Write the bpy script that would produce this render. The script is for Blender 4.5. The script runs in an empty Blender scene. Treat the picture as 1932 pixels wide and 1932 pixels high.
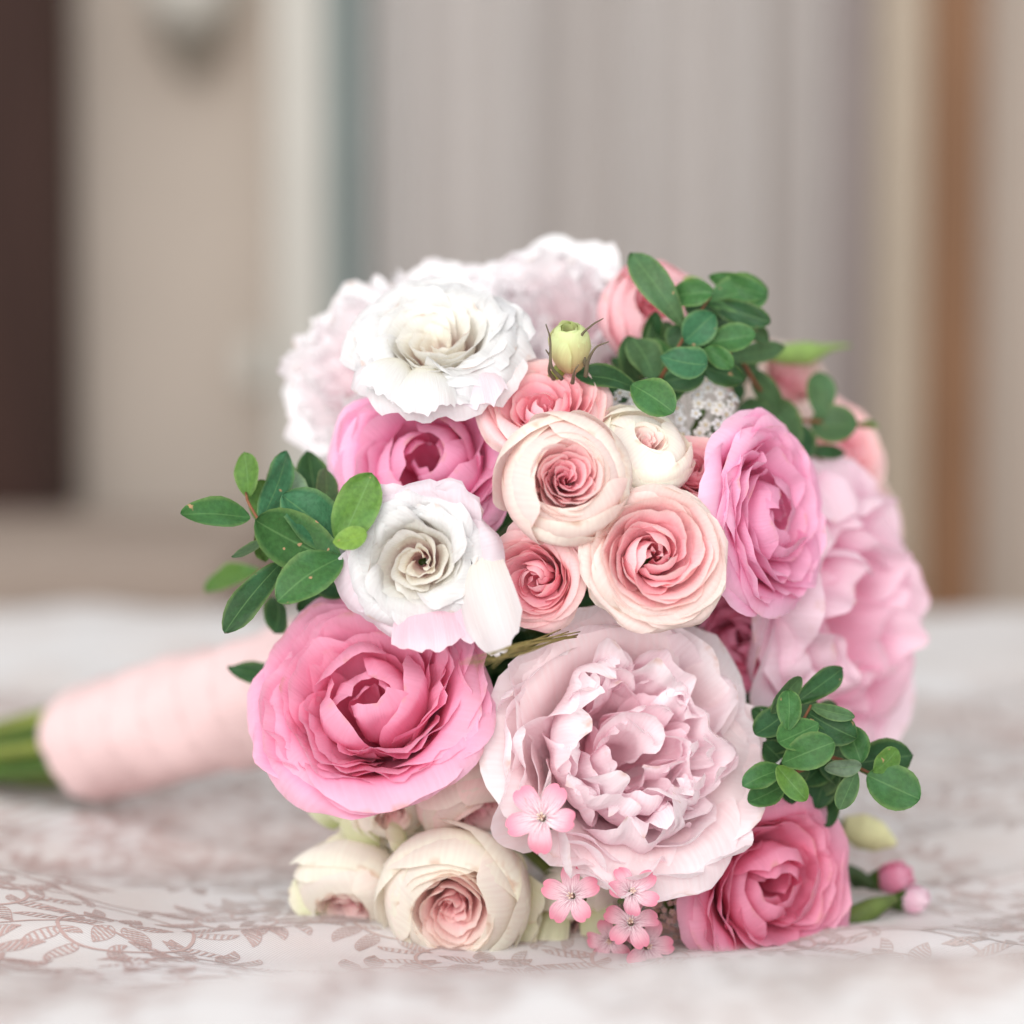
import bpy, math, random
import numpy as np
from mathutils import Vector, Matrix

S = bpy.context.scene
COL = S.collection
rnd = random.Random(7)

# ------------------------------------------------------------------ camera
H_CAM = 0.194                 # height of the lens above the bedspread
PITCH = math.radians(3.8)
FPX = 4025.0                  # focal length in units of a 1932-wide picture (50 mm on 24 mm)
cd = bpy.data.cameras.new('camera'); cam = bpy.data.objects.new('camera', cd); COL.objects.link(cam)
cam.location = (0, 0, H_CAM); cam.rotation_euler = (math.radians(90) - PITCH, 0, 0)
cd.sensor_fit = 'HORIZONTAL'; cd.sensor_width = 24; cd.lens = 50
cd.clip_start = 0.02; cd.clip_end = 60
cd.dof.use_dof = True; cd.dof.focus_distance = 0.69; cd.dof.aperture_fstop = 2.3
S.camera = cam

# ------------------------------------------------------------------ light: soft window light, no sun
w = bpy.data.worlds.new('World'); S.world = w; w.use_nodes = True
w.node_tree.nodes['Background'].inputs[0].default_value = (0.985, 0.99, 1.0, 1)
w.node_tree.nodes['Background'].inputs[1].default_value = 0.80
def area(name, loc, target, sx, sy, power, col):
    l = bpy.data.lights.new(name, 'AREA'); l.shape = 'RECTANGLE'; l.size = sx; l.size_y = sy
    l.energy = power; l.color = col
    o = bpy.data.objects.new(name, l); COL.objects.link(o); o.location = loc
    o.rotation_euler = (Vector(target) - Vector(loc)).to_track_quat('-Z', 'Y').to_euler()
    o['kind'] = 'helper'
    return o
area('window_light', (-0.62, -1.35, 0.72), (0.05, 0.8, 0.08), 2.6, 2.0, 66, (1.0, 0.985, 0.965))
S.view_settings.view_transform = 'Standard'; S.view_settings.look = 'None'
S.view_settings.exposure = 0.17; S.view_settings.gamma = 1.0
S.view_settings.use_curve_mapping = False
S.render.engine = 'CYCLES'
S.cycles.use_denoising = True
S.cycles.max_bounces = 14; S.cycles.diffuse_bounces = 12; S.cycles.transmission_bounces = 12; S.cycles.transparent_max_bounces = 6
S.cycles.caustics_reflective = False; S.cycles.caustics_refractive = False

# ------------------------------------------------------------------ picture -> place
CX = Vector((1, 0, 0)); CF = Vector((0, math.cos(PITCH), -math.sin(PITCH))); CU = Vector((0, math.sin(PITCH), math.cos(PITCH)))
CP = Vector((0, 0, H_CAM))
def P(u, v, d):
    return CP + d * (CF + CX * ((u - 966) / FPX) + CU * ((966 - v) / FPX))
def px(n, d):
    return n * d / FPX
def camdir(nx, ny):
    nz = math.sqrt(max(0.0, 1 - nx * nx - ny * ny))
    return (CX * nx + CU * ny - CF * nz).normalized()

def lin(c):
    return tuple(((x / 255) / 12.92 if x / 255 <= 0.04045 else ((x / 255 + 0.055) / 1.055) ** 2.4) for x in c)
def sm(a, b, x):
    t = np.clip((x - a) / (b - a), 0, 1); return t * t * (3 - 2 * t)

# ------------------------------------------------------------------ materials
def new_mat(name):
    m = bpy.data.materials.new(name); m.use_nodes = True
    nt = m.node_tree; nt.nodes.clear()
    out = nt.nodes.new('ShaderNodeOutputMaterial')
    return m, nt, out
def N(nt, t, **kw):
    n = nt.nodes.new(t)
    for k, v in kw.items(): setattr(n, k, v)
    return n
def mixc(nt, fac, a, b, mode='MIX'):
    n = N(nt, 'ShaderNodeMix', data_type='RGBA', blend_type=mode)
    for i, val in ((0, fac), (6, a), (7, b)):
        if isinstance(val, (int, float)): n.inputs[i].default_value = val
        elif isinstance(val, tuple): n.inputs[i].default_value = (*val[:3], 1)
        else: nt.links.new(val, n.inputs[i])
    return n.outputs[2]
def petal_material(name, transl=0.3, rough=0.55, spec=0.25, vein=0.35, blotch=0.10, veinfreq=34, veincol=None):
    m, nt, out = new_mat(name); L = nt.links.new
    at = N(nt, 'ShaderNodeAttribute', attribute_name='Col')
    uv = N(nt, 'ShaderNodeUVMap', uv_map='UVMap')
    tc = N(nt, 'ShaderNodeTexCoord')
    nz = N(nt, 'ShaderNodeTexNoise'); nz.inputs['Scale'].default_value = 90; nz.inputs['Detail'].default_value = 4
    L(tc.outputs['Object'], nz.inputs['Vector'])
    oi = N(nt, 'ShaderNodeObjectInfo')
    # petal-to-petal difference and soft blotches of the tissue itself
    mr = N(nt, 'ShaderNodeMapRange'); mr.inputs[1].default_value = 0.3; mr.inputs[2].default_value = 0.7
    mr.inputs[3].default_value = 1 - blotch; mr.inputs[4].default_value = 1 + blotch * .5
    L(nz.outputs['Fac'], mr.inputs[0])
    mr2 = N(nt, 'ShaderNodeMapRange'); mr2.inputs[3].default_value = 0.97; mr2.inputs[4].default_value = 1.03
    L(oi.outputs['Random'], mr2.inputs[0])
    mul = N(nt, 'ShaderNodeMath', operation='MULTIPLY'); L(mr.outputs[0], mul.inputs[0]); L(mr2.outputs[0], mul.inputs[1])
    cc = N(nt, 'ShaderNodeCombineColor')
    for i in range(3): L(mul.outputs[0], cc.inputs[i])
    col = mixc(nt, 1.0, at.outputs['Color'], cc.outputs[0], 'MULTIPLY')
    # veins running from base to rim
    mp = N(nt, 'ShaderNodeMapping'); mp.inputs['Scale'].default_value = (2.2, veinfreq, 1); L(uv.outputs[0], mp.inputs[0])
    vn = N(nt, 'ShaderNodeTexNoise'); vn.inputs['Scale'].default_value = 1.0; vn.inputs['Detail'].default_value = 3
    L(mp.outputs[0], vn.inputs['Vector'])
    if veincol:
        cr = N(nt, 'ShaderNodeMapRange'); cr.inputs[1].default_value = .50; cr.inputs[2].default_value = .60
        L(vn.outputs['Fac'], cr.inputs[0])
        sp = N(nt, 'ShaderNodeSeparateXYZ'); L(uv.outputs[0], sp.inputs[0])
        inv = N(nt, 'ShaderNodeMapRange'); inv.inputs[1].default_value = .15; inv.inputs[2].default_value = .95
        inv.inputs[3].default_value = .85; inv.inputs[4].default_value = 0; L(sp.outputs[0], inv.inputs[0])
        mm = N(nt, 'ShaderNodeMath', operation='MULTIPLY'); L(cr.outputs[0], mm.inputs[0]); L(inv.outputs[0], mm.inputs[1])
        col = mixc(nt, mm.outputs[0], col, veincol)
    vr = N(nt, 'ShaderNodeMapRange'); vr.inputs[1].default_value = .35; vr.inputs[2].default_value = .65; vr.inputs[3].default_value = .975; vr.inputs[4].default_value = 1.015
    L(vn.outputs['Fac'], vr.inputs[0]); vc = N(nt, 'ShaderNodeCombineColor'); L(vr.outputs[0], vc.inputs[0])
    vs = N(nt, 'ShaderNodeMath', operation='POWER'); L(vr.outputs[0], vs.inputs[0]); vs.inputs[1].default_value = 1.8
    L(vs.outputs[0], vc.inputs[1]); L(vs.outputs[0], vc.inputs[2])
    col = mixc(nt, 1.0, col, vc.outputs[0], 'MULTIPLY')
    su = N(nt, 'ShaderNodeSeparateXYZ'); L(uv.outputs[0], su.inputs[0])
    er = N(nt, 'ShaderNodeMapRange'); er.inputs[1].default_value = .955; er.inputs[2].default_value = 1.0; L(su.outputs[0], er.inputs[0])
    bn = N(nt, 'ShaderNodeTexNoise'); bn.inputs['Scale'].default_value = 160; bn.inputs['Detail'].default_value = 2; L(tc.outputs['Object'], bn.inputs['Vector'])
    br_ = N(nt, 'ShaderNodeMapRange'); br_.inputs[1].default_value = .52; br_.inputs[2].default_value = .68; br_.inputs[4].default_value = .55; L(bn.outputs['Fac'], br_.inputs[0])
    em = N(nt, 'ShaderNodeMath', operation='MULTIPLY'); L(er.outputs[0], em.inputs[0]); L(br_.outputs[0], em.inputs[1])
    col = mixc(nt, em.outputs[0], col, lin((206, 158, 128)))
    bp = N(nt, 'ShaderNodeBump'); bp.inputs['Strength'].default_value = vein; bp.inputs['Distance'].default_value = 0.0006
    L(vn.outputs['Fac'], bp.inputs['Height'])
    pb = N(nt, 'ShaderNodeBsdfPrincipled'); pb.inputs['Roughness'].default_value = rough
    pb.inputs['Specular IOR Level'].default_value = spec
    pb.inputs['Sheen Weight'].default_value = 0.06; pb.inputs['Sheen Roughness'].default_value = 0.4
    L(col, pb.inputs['Base Color']); L(bp.outputs[0], pb.inputs['Normal'])
    tr = N(nt, 'ShaderNodeBsdfTranslucent'); L(col, tr.inputs['Color']); L(bp.outputs[0], tr.inputs['Normal'])
    mx = N(nt, 'ShaderNodeMixShader'); mx.inputs[0].default_value = transl
    L(pb.outputs[0], mx.inputs[1]); L(tr.outputs[0], mx.inputs[2]); L(mx.outputs[0], out.inputs[0])
    return m
def plain(name, col, rough=0.6, spec=0.3, noise=0.15, nscale=60, bump=0.0, bscale=200, stretch=(1, 1, 1), transl=0.0, col2=None):
    m, nt, out = new_mat(name); L = nt.links.new
    tc = N(nt, 'ShaderNodeTexCoord')
    mp = N(nt, 'ShaderNodeMapping'); mp.inputs['Scale'].default_value = stretch; L(tc.outputs['Object'], mp.inputs[0])
    nz = N(nt, 'ShaderNodeTexNoise'); nz.inputs['Scale'].default_value = nscale; nz.inputs['Detail'].default_value = 5
    L(mp.outputs[0], nz.inputs['Vector'])
    c2 = col2 or tuple(c * (1 - noise) for c in col)
    cr = N(nt, 'ShaderNodeMapRange'); cr.inputs[1].default_value = .35; cr.inputs[2].default_value = .65
    L(nz.outputs['Fac'], cr.inputs[0])
    c = mixc(nt, cr.outputs[0], col, c2)
    pb = N(nt, 'ShaderNodeBsdfPrincipled'); pb.inputs['Roughness'].default_value = rough
    pb.inputs['Specular IOR Level'].default_value = spec
    L(c, pb.inputs['Base Color'])
    if bump:
        bz_ = N(nt, 'ShaderNodeTexNoise'); bz_.inputs['Scale'].default_value = bscale; bz_.inputs['Detail'].default_value = 4
        L(mp.outputs[0], bz_.inputs['Vector'])
        b = N(nt, 'ShaderNodeBump'); b.inputs['Strength'].default_value = bump; b.inputs['Distance'].default_value = 0.001
        L(bz_.outputs['Fac'], b.inputs['Height']); L(b.outputs[0], pb.inputs['Normal'])
    if transl:
        tr = N(nt, 'ShaderNodeBsdfTranslucent'); L(c, tr.inputs[0])
        mx = N(nt, 'ShaderNodeMixShader'); mx.inputs[0].default_value = transl
        L(pb.outputs[0], mx.inputs[1]); L(tr.outputs[0], mx.inputs[2]); L(mx.outputs[0], out.inputs[0])
    else:
        L(pb.outputs[0], out.inputs[0])
    return m
def leaf_material(name):
    m, nt, out = new_mat(name); L = nt.links.new
    at = N(nt, 'ShaderNodeAttribute', attribute_name='Col')
    uv = N(nt, 'ShaderNodeUVMap', uv_map='UVMap'); tc = N(nt, 'ShaderNodeTexCoord')
    nz = N(nt, 'ShaderNodeTexNoise'); nz.inputs['Scale'].default_value = 650; nz.inputs['Detail'].default_value = 3
    L(tc.outputs['Object'], nz.inputs['Vector'])
    r1 = N(nt, 'ShaderNodeMapRange'); r1.inputs[1].default_value = .35; r1.inputs[2].default_value = .65; r1.inputs[3].default_value = .82; r1.inputs[4].default_value = 1.08
    L(nz.outputs['Fac'], r1.inputs[0])
    cc = N(nt, 'ShaderNodeCombineColor')
    for i in range(3): L(r1.outputs[0], cc.inputs[i])
    col = mixc(nt, 1.0, at.outputs['Color'], cc.outputs[0], 'MULTIPLY')
    # soft lighter and bluer patches
    n2 = N(nt, 'ShaderNodeTexNoise'); n2.inputs['Scale'].default_value = 110; L(tc.outputs['Object'], n2.inputs['Vector'])
    r2 = N(nt, 'ShaderNodeMapRange'); r2.inputs[1].default_value = .45; r2.inputs[2].default_value = .75; r2.inputs[4].default_value = .25
    L(n2.outputs['Fac'], r2.inputs[0])
    col = mixc(nt, r2.outputs[0], col, lin((78, 132, 96)))
    # midrib
    sp = N(nt, 'ShaderNodeSeparateXYZ'); L(uv.outputs[0], sp.inputs[0])
    sb = N(nt, 'ShaderNodeMath', operation='SUBTRACT'); L(sp.outputs[1], sb.inputs[0]); sb.inputs[1].default_value = .5
    ab = N(nt, 'ShaderNodeMath', operation='ABSOLUTE'); L(sb.outputs[0], ab.inputs[0])
    r3 = N(nt, 'ShaderNodeMapRange'); r3.inputs[1].default_value = .0; r3.inputs[2].default_value = .03; r3.inputs[3].default_value = .35; r3.inputs[4].default_value = 0
    L(ab.outputs[0], r3.inputs[0])
    col = mixc(nt, r3.outputs[0], col, lin((120, 160, 100)))
    # brown specks, few
    vo = N(nt, 'ShaderNodeTexNoise'); vo.inputs['Scale'].default_value = 210; vo.inputs['Detail'].default_value = 2; L(tc.outputs['Object'], vo.inputs['Vector'])
    r4 = N(nt, 'ShaderNodeMapRange'); r4.inputs[1].default_value = .715; r4.inputs[2].default_value = .74
    L(vo.outputs['Fac'], r4.inputs[0])
    col = mixc(nt, r4.outputs[0], col, lin((172, 138, 104)))
    # paler underside
    ge = N(nt, 'ShaderNodeNewGeometry')
    col = mixc(nt, ge.outputs['Backfacing'], col, mixc(nt, .45, col, lin((140, 165, 140))))
    mp = N(nt, 'ShaderNodeMapping'); mp.inputs['Scale'].default_value = (14, 9, 1); L(uv.outputs[0], mp.inputs[0])
    vv = N(nt, 'ShaderNodeTexVoronoi', feature='DISTANCE_TO_EDGE'); L(mp.outputs[0], vv.inputs['Vector']); vv.inputs['Scale'].default_value = 1
    bp = N(nt, 'ShaderNodeBump'); bp.inputs['Strength'].default_value = .25; bp.inputs['Distance'].default_value = .0006; L(vv.outputs[0], bp.inputs['Height'])
    pb = N(nt, 'ShaderNodeBsdfPrincipled'); pb.inputs['Roughness'].default_value = .48; pb.inputs['Specular IOR Level'].default_value = .22
    L(col, pb.inputs['Base Color']); L(bp.outputs[0], pb.inputs['Normal'])
    tr = N(nt, 'ShaderNodeBsdfTranslucent'); L(col, tr.inputs[0])
    mx = N(nt, 'ShaderNodeMixShader'); mx.inputs[0].default_value = .18
    L(pb.outputs[0], mx.inputs[1]); L(tr.outputs[0], mx.inputs[2]); L(mx.outputs[0], out.inputs[0])
    return m

M_ROSE = petal_material('garden_rose_petal', .34, .55, blotch=.06)
M_SPRAY = petal_material('spray_rose_petal', .36, .55, vein=.12, blotch=.03)
M_WHITE = petal_material('white_petal', .40, .55, vein=.4, blotch=.02)
M_PEONY = petal_material('peony_petal', .40, .5, vein=.4, blotch=.02)
M_SMALL = petal_material('small_flower_petal', .25, .55, vein=.3, blotch=.05, veinfreq=26, veincol=lin((170, 70, 110)))
M_LEAF = leaf_material('leaf')
M_STEM = plain('stem_green', lin((76, 106, 40)), .5, .35, .35, 40, .2, 150)
M_DSTEM = plain('stem_dark', lin((52, 74, 34)), .5, .35, .35, 40)
M_TWIG = plain('twig_red_brown', lin((128, 84, 58)), .6, .25, .3, 200)

# ------------------------------------------------------------------ mesh helpers
_facecache = {}
def grid_faces(nu, nv):
    k = (nu, nv)
    if k not in _facecache:
        i, j = np.meshgrid(np.arange(nu - 1), np.arange(nv - 1), indexing='ij')
        a = (i * nv + j).ravel()
        _facecache[k] = np.stack([a, a + 1, a + nv + 1, a + nv], 1)
    return _facecache[k]
def mesh_np(name, verts, faces, uv=None, col=None, smooth=True):
    me = bpy.data.meshes.new(name)
    faces = np.asarray(faces, dtype=np.int32); nf, k = faces.shape
    me.vertices.add(len(verts)); me.vertices.foreach_set('co', np.asarray(verts, dtype=np.float32).ravel())
    me.loops.add(nf * k); me.loops.foreach_set('vertex_index', faces.ravel())
    me.polygons.add(nf)
    me.polygons.foreach_set('loop_start', np.arange(0, nf * k, k, dtype=np.int32))
    me.polygons.foreach_set('loop_total', np.full(nf, k, dtype=np.int32))
    if smooth: me.polygons.foreach_set('use_smooth', np.ones(nf, dtype=bool))
    if uv is not None:
        l = me.uv_layers.new(name='UVMap'); l.data.foreach_set('uv', np.asarray(uv, dtype=np.float32)[faces.ravel()].ravel())
    if col is not None:
        a = me.color_attributes.new('Col', 'FLOAT_COLOR', 'POINT')
        c4 = np.ones((len(verts), 4), dtype=np.float32); c4[:, :3] = col
        a.data.foreach_set('color', c4.ravel())
    me.update(); me.validate()
    return me
def link(name, me, mat, parent=None, loc=None):
    o = bpy.data.objects.new(name, me); COL.objects.link(o)
    if mat is not None and not me.materials: me.materials.append(mat)
    if parent is not None: o.parent = parent
    if loc is not None: o.location = loc
    return o
def empty(name, loc, parent=None, label=None, cat=None, kind=None, group=None):
    o = bpy.data.objects.new(name, None); COL.objects.link(o); o.location = loc
    o.empty_display_size = .01
    if parent is not None: o.parent = parent
    if label: o['label'] = label
    if cat: o['category'] = cat
    if kind: o['kind'] = kind
    if group: o['group'] = group
    return o
def spline(pts, n):
    """smooth curve through pts, n samples evenly spaced along its length"""
    p = np.asarray(pts, dtype=float)
    q = np.vstack([2 * p[0] - p[1], p, 2 * p[-1] - p[-2]])
    out = []
    for i in range(1, len(q) - 2):
        t = np.linspace(0, 1, 16, endpoint=False)[:, None]
        a, b, c, d = q[i - 1], q[i], q[i + 1], q[i + 2]
        out.append(.5 * ((2 * b) + (-a + c) * t + (2 * a - 5 * b + 4 * c - d) * t ** 2 + (-a + 3 * b - 3 * c + d) * t ** 3))
    out = np.vstack(out + [p[-1:]])
    s = np.r_[0, np.cumsum(np.linalg.norm(np.diff(out, axis=0), axis=1))]
    x = np.linspace(0, s[-1], n)
    return np.stack([np.interp(x, s, out[:, k]) for k in range(out.shape[1])], 1)
def wob(r, freqs, amps=None):
    ph = [r.uniform(0, 6.28) for _ in freqs]; am = amps or [1.0 / (i + 1) for i in range(len(freqs))]
    fr = [f * r.uniform(.8, 1.2) for f in freqs]
    return lambda x: sum(a * np.sin(f * x + p) for a, f, p in zip(am, fr, ph))
def tube(pts, radii, n=8, cap=True, samples=None):
    p = spline(pts, samples or max(6, len(pts) * 6)); m = len(p)
    rr = np.interp(np.linspace(0, 1, m), np.linspace(0, 1, len(radii)), radii)
    tg = np.gradient(p, axis=0); tg /= np.linalg.norm(tg, axis=1)[:, None] + 1e-12
    up = np.array([0, 0, 1.0]) if abs(tg[0][2]) < .9 else np.array([1.0, 0, 0])
    V = []
    a = np.linspace(0, 2 * np.pi, n, endpoint=False)
    for i in range(m):
        x = np.cross(up, tg[i]); x /= np.linalg.norm(x) + 1e-12; y = np.cross(tg[i], x); up = y
        V.append(p[i] + rr[i] * (np.cos(a)[:, None] * x + np.sin(a)[:, None] * y))
    V = np.vstack(V); F = []
    for i in range(m - 1):
        for j in range(n):
            F.append((i * n + j, i * n + (j + 1) % n, (i + 1) * n + (j + 1) % n, (i + 1) * n + j))
    if cap:
        V = np.vstack([V, p[:1], p[-1:]]); c0 = m * n; c1 = c0 + 1
        for j in range(0, n, 2):
            F.append((c0, (j + 2) % n, (j + 1) % n, j))
            F.append((c1, (m - 1) * n + j, (m - 1) * n + (j + 1) % n, (m - 1) * n + (j + 2) % n))
    return V, np.array(F)

# ------------------------------------------------------------------ petals
def petal(F, prof, phi, W, k=1.0, a=.22, p=2.6, ruf=0., rf=3., jag=0., jf=9., curlE=0., curlT=0., twist=0.,
          crump=.012, col=None, kk=0., nu=10, nv=13, rcmin=.12, name='petal', mat=None, notch=0., lean=0., drop=0., tip=0.):
    """one petal of flower F: a strip along the profile prof [(r, z)...] (in flower radii), wrapped round the axis at angle phi"""
    r_ = F['rng']; R = F['R']
    s = np.linspace(0, 1, nu)[:, None] ** .85; t = np.sin(np.pi / 2 * np.linspace(-1, 1, nv))[None, :]
    jw = wob(r_, [jf, jf * 1.9, jf * 3.1], [1, .6, .3]); smax = 1 - .35 * a * np.abs(t) ** p - 1.6 * a * (1 - np.clip(1 - np.abs(t) ** 3.4, 0, 1) ** (1 / 2.2)) + jag * (1 - t ** 8) * jw(t) - notch * np.exp(-(t / .17) ** 2) + tip * np.exp(-(t / .22) ** 2)
    se = np.clip(s * smax, 0, 1.15)
    pr = spline(prof, 40); x = np.linspace(0, 1, 40)
    d = np.gradient(pr, axis=0); d /= np.linalg.norm(d, axis=1)[:, None] + 1e-9
    f = lambda arr: np.interp(np.clip(se, 0, 1), x, arr)
    over = np.clip(se - 1, 0, None) * .8
    r, z, dr, dz = f(pr[:, 0]), f(pr[:, 1]), f(d[:, 0]), f(d[:, 1])
    r = r + dr * over; z = z + dz * over
    w_ = W * (.2 + .8 * np.sin(np.pi / 2 * np.clip(se * 1.2, 0, 1)) ** .9)
    rc = np.maximum(k * np.abs(r), rcmin)
    th = t * w_ / rc
    ww = wob(r_, [rf, rf * 1.8, rf * 2.9], [1, .6, .35]); w2 = wob(r_, [2.2, 4.3])
    off = ruf * sm(.35, 1, se) * ww(t) + curlE * np.abs(t) ** 4 * sm(.2, .9, se) + curlT * sm(.72, 1.0, se) ** 2
    off = off + twist * t * se + crump * (w2(se * 3 + t * 1.3) + .6 * ww(se * 4 - t))
    off = off + lean * se
    zz = z - dr * off + drop * se * se
    ro = r + dz * off
    cr = (r - rc) + rc * np.cos(th) + dz * off * np.cos(th)
    ct = rc * np.sin(th) + dz * off * np.sin(th)
    ca, sa = math.cos(phi), math.sin(phi)
    V = np.stack([(cr * ca - ct * sa), (cr * sa + ct * ca), zz], -1).reshape(-1, 3) * R
    uv = np.stack([np.broadcast_to(se, (nu, nv)), np.broadcast_to(t * .5 + .5, (nu, nv))], -1).reshape(-1, 2)
    C = (col or F['col'])(np.broadcast_to(se, (nu, nv)), np.broadcast_to(t, (nu, nv)), kk).reshape(-1, 3)
    me = mesh_np(name, V, grid_faces(nu, nv), uv, C)
    return link(name, me, mat or F['mat'], F['obj'])
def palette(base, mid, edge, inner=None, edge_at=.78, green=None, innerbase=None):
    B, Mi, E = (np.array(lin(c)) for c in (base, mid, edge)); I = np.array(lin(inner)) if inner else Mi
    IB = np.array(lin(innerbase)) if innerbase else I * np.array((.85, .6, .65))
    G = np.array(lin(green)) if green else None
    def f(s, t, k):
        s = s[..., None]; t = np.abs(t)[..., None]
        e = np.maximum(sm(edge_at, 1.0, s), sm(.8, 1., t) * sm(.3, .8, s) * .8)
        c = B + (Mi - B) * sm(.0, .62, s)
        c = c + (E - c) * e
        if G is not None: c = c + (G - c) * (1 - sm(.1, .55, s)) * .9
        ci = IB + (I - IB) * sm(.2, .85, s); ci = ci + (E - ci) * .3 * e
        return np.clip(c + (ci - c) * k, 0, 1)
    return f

BQ_LOC = Vector((-0.16, 0.955, 0.0))
bouquet = empty('bridal_bouquet', BQ_LOC, None, 'round bridal bouquet of pink, white and peach flowers with pink ribbon handle', 'bouquet')
STEMS = []
def flower(name, label, u, v, d, rpx, nx, ny, mat, col, roll=0., seed=0, stem=True):
    pos = P(u, v, d); z = camdir(nx, ny)
    x = CX - z * CX.dot(z); x.normalize(); y = z.cross(x)
    m = Matrix((x, y, z)).transposed() @ Matrix.Rotation(roll, 3, 'Z')
    o = empty(name, pos - BQ_LOC, bouquet, label)
    o.rotation_mode = 'QUATERNION'; o.rotation_quaternion = m.to_quaternion()
    R = px(rpx, d)
    if stem: STEMS.append((pos - z * R * .62, z))
    return dict(obj=o, R=R, mat=mat, col=col, rng=random.Random(seed * 131 + 5), pos=pos, z=z, m=m)
def ring(F, n, Re, ze, zb=-.65, ov=1.35, k=1.0, jit=.06, flare=None, ph0=None, mid=None, inc=0., **kw):
    r = F['rng']; ph0 = r.uniform(0, 6.28) if ph0 is None else ph0
    for i in range(n):
        R = Re * (1 + r.uniform(-jit, jit)); Z = ze + r.uniform(-jit, jit) * .8
        if flare is not None:
            prof = [(.04, zb), (R * .42, zb * .72), (R * .74, Z - .03), (R * .92, Z + flare * .3), (R * 1.02, Z - flare)]
        elif inc > 0:
            prof = [(.04, zb), (R * .6, zb * .85), (R, zb * .3 + Z * .3), (R * (1 - inc * .35), Z * .75), (R * (1 - inc), Z)]
        else:
            prof = [(.04, zb), (R * .48, zb * .82), (R * .83, zb * .35 + Z * .45), (R * .95, Z - .12), (R, Z)]
        q = dict(kw)
        for key in ('ruf', 'curlT', 'curlE', 'twist', 'jag'):
            if key in q: q[key] = q[key] * r.uniform(.6, 1.4)
        petal(F, prof, ph0 + (i + r.uniform(-.16, .16)) * 2 * math.pi / n, ov * math.pi * R / n, k, **q)

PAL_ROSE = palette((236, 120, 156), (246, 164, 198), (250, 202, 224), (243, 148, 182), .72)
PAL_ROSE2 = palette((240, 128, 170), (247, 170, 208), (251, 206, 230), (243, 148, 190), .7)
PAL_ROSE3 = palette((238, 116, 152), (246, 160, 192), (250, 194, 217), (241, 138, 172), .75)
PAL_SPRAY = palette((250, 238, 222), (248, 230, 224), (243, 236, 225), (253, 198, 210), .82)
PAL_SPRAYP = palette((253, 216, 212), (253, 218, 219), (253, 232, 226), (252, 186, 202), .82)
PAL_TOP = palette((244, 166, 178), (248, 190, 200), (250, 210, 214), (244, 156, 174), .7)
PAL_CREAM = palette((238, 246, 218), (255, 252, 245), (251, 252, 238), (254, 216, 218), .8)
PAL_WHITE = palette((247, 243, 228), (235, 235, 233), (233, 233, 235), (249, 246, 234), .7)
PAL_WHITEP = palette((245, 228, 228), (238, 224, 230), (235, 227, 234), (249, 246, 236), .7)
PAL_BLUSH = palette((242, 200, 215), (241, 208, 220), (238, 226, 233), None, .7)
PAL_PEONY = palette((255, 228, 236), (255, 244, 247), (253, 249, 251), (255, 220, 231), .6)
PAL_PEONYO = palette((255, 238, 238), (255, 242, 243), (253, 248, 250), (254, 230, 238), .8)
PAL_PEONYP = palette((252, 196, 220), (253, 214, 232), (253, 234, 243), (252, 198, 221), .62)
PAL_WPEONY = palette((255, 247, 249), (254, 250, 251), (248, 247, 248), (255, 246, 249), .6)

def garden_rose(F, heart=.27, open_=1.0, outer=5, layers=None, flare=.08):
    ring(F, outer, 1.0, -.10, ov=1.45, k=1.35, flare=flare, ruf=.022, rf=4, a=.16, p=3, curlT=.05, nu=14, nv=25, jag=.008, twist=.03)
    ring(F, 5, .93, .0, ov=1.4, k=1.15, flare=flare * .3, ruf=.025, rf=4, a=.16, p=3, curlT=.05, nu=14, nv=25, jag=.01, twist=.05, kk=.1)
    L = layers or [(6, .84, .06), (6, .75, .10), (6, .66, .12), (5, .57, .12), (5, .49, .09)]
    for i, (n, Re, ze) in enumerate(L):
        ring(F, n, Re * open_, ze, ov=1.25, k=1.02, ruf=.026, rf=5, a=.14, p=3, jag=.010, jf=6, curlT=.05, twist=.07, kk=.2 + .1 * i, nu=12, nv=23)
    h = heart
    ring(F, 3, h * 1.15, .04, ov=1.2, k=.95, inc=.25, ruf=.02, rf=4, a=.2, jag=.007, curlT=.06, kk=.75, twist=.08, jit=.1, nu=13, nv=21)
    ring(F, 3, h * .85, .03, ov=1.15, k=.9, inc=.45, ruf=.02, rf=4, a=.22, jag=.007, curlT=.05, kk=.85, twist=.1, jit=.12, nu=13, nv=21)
    ring(F, 3, h * .5, -.02, ov=1.1, k=.9, inc=.4, ruf=.015, rf=4, a=.22, kk=1, twist=.08, jit=.12)
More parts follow.
